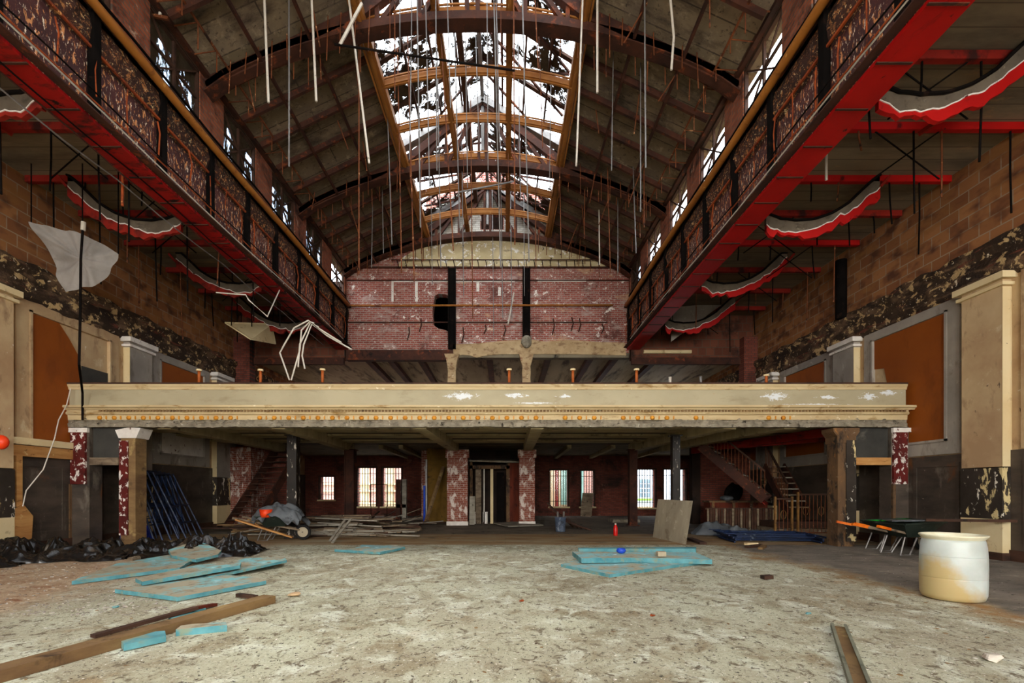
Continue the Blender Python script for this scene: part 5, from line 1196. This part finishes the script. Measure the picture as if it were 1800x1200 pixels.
# white bent conduits over the balcony
for i, (pts, lab) in enumerate((([(509,668),(492,620),(500,605),(517,576),(542,563),(552,568)],'leftmost bent white conduit drooping onto the balcony front'),
        ([(512,668),(527,615),(530,580),(545,565),(560,575)],'second bent white conduit, its end on the parapet'),([(524,645),(527,605),(546,566),(565,580),(600,602)],'third bent white conduit hanging free above the parapet'),
        ([(536,648),(531,625),(534,605),(548,570),(575,590),(618,614)],'rightmost bent white conduit hanging free above the parapet'))):
    one('bent_conduit', MB().tube([P(x,y,11.15 if y > 600 else 11.15+(i*.04)) for x, y in pts], .018, 6), M['galv_white'], lab, 'conduit')
one('bent_conduit', MB().tube([P(380,514,11.2),P(432,518,11.2),P(437,527,11.2),P(470,556,11.4),(GL+.02,12.6,6.49)], .015, 6), M['galv_white'], 'bent white conduit above the left part of the parapet near the girder', 'conduit')
for px, top, mt in ((350,649,'copper'),(458,649,'copper'),(567,648,'copper'),(895,648,'copper'),(1007,648,'copper'),(1119,648,'copper'),(1347,658,'copper'),(1178,660,'galv_white'),(1232,659,'galv')):
    x = (px-CX)*11.15/F; z1 = H+(CY-top)*11.15/F
    nm = {350:'leftmost of all',458:'second from the left end',567:'beside the bent white conduits',895:'left of the buff post pair gap centre',1007:'just right of the right buff post',1119:'left of the two short grey stubs',1347:'rightmost of all',1178:'left one of two short pale stubs',1232:'right one of two short pale stubs'}[px]
    t = thing('pipe_stub', (x,11.15,3.72), ('orange rusted pipe stub on the parapet, ' if mt == 'copper' else 'short pale pipe stub on the parapet, ')+nm, 'pipe')
    MB().tube([(x,11.15,3.725),(x,11.15,z1-.03)], .032, 10).build('pipe', M[mt], t, True)
    if mt == 'copper': MB().tube([(x,11.15,z1-.04),(x,11.15,z1)], .062, 10).build('flange', M['plaster_light'], t)
# ---- stairs
def stair(name, a, b, wd, n, label, under=None, rail=True, side=V(1,0,0)):
    a = Vector(a); b = Vector(b); side = Vector(side).normalized()*wd/2; t = thing(name, a, label, 'staircase')
    for s in (-1, 1): MB().bar(a+side*s, b+side*s, .06, .28).build('stringer', M['rust_dark'], t)
    for k in range(n):
        p = a.lerp(b, (k+.5)/n)+V(0,0,.08); d = (b-a); d.z = 0; d.normalize()
        m = MB().bar(p-side*.94, p+side*.94, .27, .035); m.build('tread', M['dark_wood' if not rail else 'grey_wood' if k % 2 else 'old_wood'], t)
    if under: MB().prism([a-side*.9-V(0,0,.16), a+side*.9-V(0,0,.16), b+side*.9-V(0,0,.16), b-side*.9-V(0,0,.16)], (0,0,.03)).build('soffit', M[under], t)
    if rail:
        for s in (1,):
            MB().bar(a+side*s+V(0,0,.85), b+side*s+V(0,0,.85), .05, .05).build('handrail', M['dark_wood'], t)
            for k in range(n*2): p = a.lerp(b, k/(n*2))+side*s; MB().tube([p, p+V(0,0,.85)], .01, 4).build('baluster', M['rodrust'], t)
    return t
stair('staircase', (7.95,14.7,1.0), (6.45,15.7,2.68), .9, 9, 'upper stair flight rising left under the balcony, seen from beneath', 'red_dark', True, V(-.57,-.82,0))
stair('staircase', (8.75,14.45,.6), (8.85,15.95,2.05), .62, 8, 'lower stair flight with pale treads along the right wall', None, True, V(-1,0,0))
stair('staircase', (-8.75,16.0,.1), (-8.1,17.95,2.72), 1.0, 13, 'dark wooden stair climbing beside the left brick wall', None, False, V(1,-.2,0))
plat = thing('stair_landing', (8.3,13.6,0), 'low wooden stair landing behind the orange timber column', 'landing')
MB().box(7.5, 9.2, 13.25, 14.4, .0, .22).build('step', M['old_wood'], plat); MB().box(7.6, 9.2, 13.55, 14.4, .22, .4).build('step', M['dark_wood'], plat)
def railing(x0, x1, y, z0, z1, label, dy=0, mat='rodrust'):
    t = thing('iron_railing', ((x0+x1)/2, y, z0), label, 'railing')
    MB().bar((x0,y,z1),(x1,y+dy,z1),.04,.04).build('top_rail', M['dark_wood'], t); MB().bar((x0,y,z0+.06),(x1,y+dy,z0+.06),.03,.03).build('bottom_rail', M[mat], t)
    for k, x in enumerate((x0, x1)): MB().bar((x,y+dy*k,z0),(x,y+dy*k,z1+.06),.05,.05).build('newel', M['brass_brown'], t)
    n = int(abs(x1-x0)/.1)
    for k in range(1, n):
        f = k/n; MB().tube([(x0+(x1-x0)*f,y+dy*f,z0+.06),(x0+(x1-x0)*f,y+dy*f,z1)], .009, 4).build('baluster', M[mat], t)
    for k in range(0, n-2, 4):
        f = (k+2)/n; c = V(x0+(x1-x0)*f, y+dy*f, (z0+z1)/2+.1)
        MB().tube([c+V(.07*math.cos(q), 0, .12*math.sin(q)) for q in [2*PI*i/12 for i in range(13)]], .008, 4).build('scroll', M['brass_brown'], t)
    return t
railing(7.72, 9.15, 12.75, .1, 1.17, 'scrolled iron railing beside the lower flight, right part')
railing(7.2, 7.65, 12.9, .0, 1.05, 'short iron railing with orange newel left of the stair foot')
t = thing('slat_fence', (7.0,14.5,0), 'low brown vertical slat fence behind the grey tarpaulin heap', 'fence')
for k in range(24): x = 6.05+k*.083; MB().box(x, x+.06, 14.48, 14.5, .02, .72+.01*R.random()).build('slat', M['dark_wood' if k % 3 else 'old_wood'], t)
MB().box(6.0, 8.1, 14.5, 14.54, .7, .75).build('top_rail', M['dark_wood'], t)
t = thing('counter', (8.0,16.6,0), 'red-brown panelled counter against the right rear brick wall', 'counter')
MB().box(6.95, 8.9, 16.4, 16.9, 0, .86).build('body', M['red_wood'], t); MB().box(6.9, 8.95, 16.35, 16.95, .86, .92).build('top', M['orange_wood'], t)
for x in (7.0, 7.7, 8.3): MB().box(x, x+.09, 16.37, 16.4, 0, .86).build('upright', M['orange_wood'], t)
m = MB().ell((7.6,16.6,1.0),.24,.15,.09,14,8)
for v in m.v: v += V(.02,.02,.02)*noise.noise(v*9)
one('plastic_bag', m, M['tarp_grey'], 'blue-grey plastic bag on the counter at right rear', 'bag', None, True)
m = MB().ell((7.9,16.72,1.2),.3,.16,.32,16,10)
for v in m.v: v += V(.12,.1,.12)*noise.noise(v*5)
one('dark_bundle', m, M['black'], 'black lumpy bundle on the counter at right rear', 'bundle', None, True)
# debris at the foot of the balcony, right
for (px,py,l,an,mt,lab) in ((1325,962,.5,.5,'dark_wood','dark offcut near the blue frame stack, farther one'),(1340,964,.45,.9,'brown_wood','brown offcut near the blue frame stack, nearer one'),(1320,958,.3,-.3,'plaster_light','cream scrap by the brown offcuts'),(1348,1018,.14,.1,'dark_wood','small dark twist of metal on the floor right of centre')):
    p = FL(px,py); plank(p+V(-l/2*math.cos(an),-l/2*math.sin(an),.03), p+V(l/2*math.cos(an),l/2*math.sin(an),.04), .1, .05, mt, lab, None, 'offcut', 0, 'offcut')
for (px,py,s,mt,lab) in ((203,1068,.035,'foam_clean','small pale aqua crumb left of the thin dark board'),(1421,1079,.03,'foam_clean','tiny aqua foam crumb left of the steel channel'),(517,1048,.07,'plaster','flat tan paper scrap right of the long plank end'),(917,1057,.03,'rust','tiny orange chip on the centre floor, left one'),(1147,1083,.03,'rust','tiny orange chip on the centre floor, right one'),(1745,1160,.07,'galv_white','white torn scrap at the lower right')):
    p = FL(px,py); m = MB().ell((p.x,p.y,s*.35), s, s*.8, s*.35, 7, 4)
    for v in m.v: v += V(1,1,.5)*s*.5*noise.noise(v*30)
    one('floor_scrap', m, M[mt], lab, 'scrap')
def litter(mat, n, seed, smin, smax, label, flat=.35, xr=(-8.5,8.5), yr=(2.6,11.5)):
    rr = random.Random(seed); m = MB()
    for i in range(n):
        y = yr[0]+(yr[1]-yr[0])*rr.random()**1.3; x = rr.uniform(*xr)
        if abs(x)/y > 1.15: x *= .6
        s = rr.uniform(smin, smax)*(1+.6*(rr.random() < .06)); a = rr.uniform(0, PI); c, d = math.cos(a)*s, math.sin(a)*s; k = rr.uniform(.25,.9); h = s*flat*rr.uniform(.4,1)
        p = [V(x+c, y+d, 0), V(x-d*k, y+c*k, 0), V(x-c*rr.uniform(.6,1), y-d, 0), V(x+d*k, y-c*k, 0)]
        q = [V(v.x*.8+x*.2, v.y*.8+y*.2, h*rr.uniform(.6,1)) for v in p]
        m.hexa(p+q)
    o = m.build('floor_litter', M[mat]); tag(o, label, 'litter', None, 'stuff')
litter('rubble', 1600, 1, .005, .016, 'dark and grey crumbs of rubble strewn over the concrete floor')
litter('dark_wood', 1300, 2, .004, .013, 'dark splinters strewn over the concrete floor', .25)
litter('peel_white', 700, 3, .004, .013, 'white plaster flakes strewn over the concrete floor', .2)
litter('brown_wood', 260, 4, .008, .03, 'brown chips strewn over the concrete floor', .25)
litter('plaster_grey', 900, 5, .006, .024, 'tan plaster lumps strewn at the left by the black sheeting', .5, (-8.6,-4.2), (5,8.6))
# unseen dark enclosure added behind the gable hole to keep it black
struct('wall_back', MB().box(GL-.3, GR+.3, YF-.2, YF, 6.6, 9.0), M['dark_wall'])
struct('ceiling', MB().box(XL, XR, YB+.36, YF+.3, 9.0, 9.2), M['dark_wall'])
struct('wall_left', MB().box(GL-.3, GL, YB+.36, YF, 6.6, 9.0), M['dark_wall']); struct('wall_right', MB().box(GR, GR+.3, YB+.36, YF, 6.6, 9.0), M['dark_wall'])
# ================================================================ OUTSIDE
g = MB().box(-40, 40, YF+.4, 60, -.25, -.05); struct('ground', g, M['ext_ground'])
hs = thing('brick_house', (-8,31,0), 'pink brick house seen through the left barred windows', 'house')
MB().box(-16, 2.5, 31, 36, 0, 9).build('wall', M['ext_pink'], hs)
for z in (.35, 1.15, 1.6): MB().box(-16, 2.5, 30.8, 31, z, z+.1).build('ledge', M['ext_tan'], hs)
MB().box(-16, 2.5, 30.85, 31, -.1, .3).build('plinth', M['ext_tan'], hs)
MB().box(4.2, 5.0, 30.9, 31, .2, 3.2).build('teal_door', M['teal'], hs)
for x in (-9.2,-7.6): MB().box(x, x+.5, 30.9, 31, 0, 4).build('pale_pilaster', M['ext_tan'], hs)
h2 = thing('clapboard_house', (11,30,0), 'white clapboard house seen through the right barred windows', 'house')
MB().box(6.6, 18, 30, 36, 0, 9).build('wall', M['ext_white'], h2)
wx = (1133-CX)*30/F
f = MB(); f.box(wx-.36, wx+.36, 29.93, 30, .75, 2.0); f = f.build('window_frame', M['ext_white'], h2)
MB().box(wx-.3, wx+.3, 29.91, 29.94, .82, 1.93).build('pane', M['glass_dark'], f)
m = MB(); 
for k in (-.1,.1): m.bar((wx+k,29.9,.82),(wx+k,29.9,1.93),.025,.02)
for z in (1.1,1.37,1.65): m.bar((wx-.3,29.9,z),(wx+.3,29.9,z),.02,.03 if z != 1.37 else .06)
m.build('glazing_bars', M['ext_white'], f)
MB().box(wx-.42, wx+.42, 29.85, 30, .62, .74).build('window_box', M['leaf'], h2)
MB().box(6.6, 18, 29.9, 30, 0, .25).build('plinth', M['ext_tan'], h2)
h3 = thing('stucco_house', (4,32,0), 'cream and orange house seen through the middle barred windows', 'house')
MB().box(2.6, 6.5, 32, 36, 0, 9).build('wall', M['ext_tan'], h3); MB().box(3.3, 3.5, 31.9, 32, 0, 3.4).build('downpipe', M['red_dark'], h3)
MB().box(3.7, 4.4, 31.9, 32, .3, 3.0).build('door', M['teal'], h3); MB().box(5.0, 6.4, 31.9, 32, 1.0, 3.0).build('brick_panel', M['ext_pink'], h3)
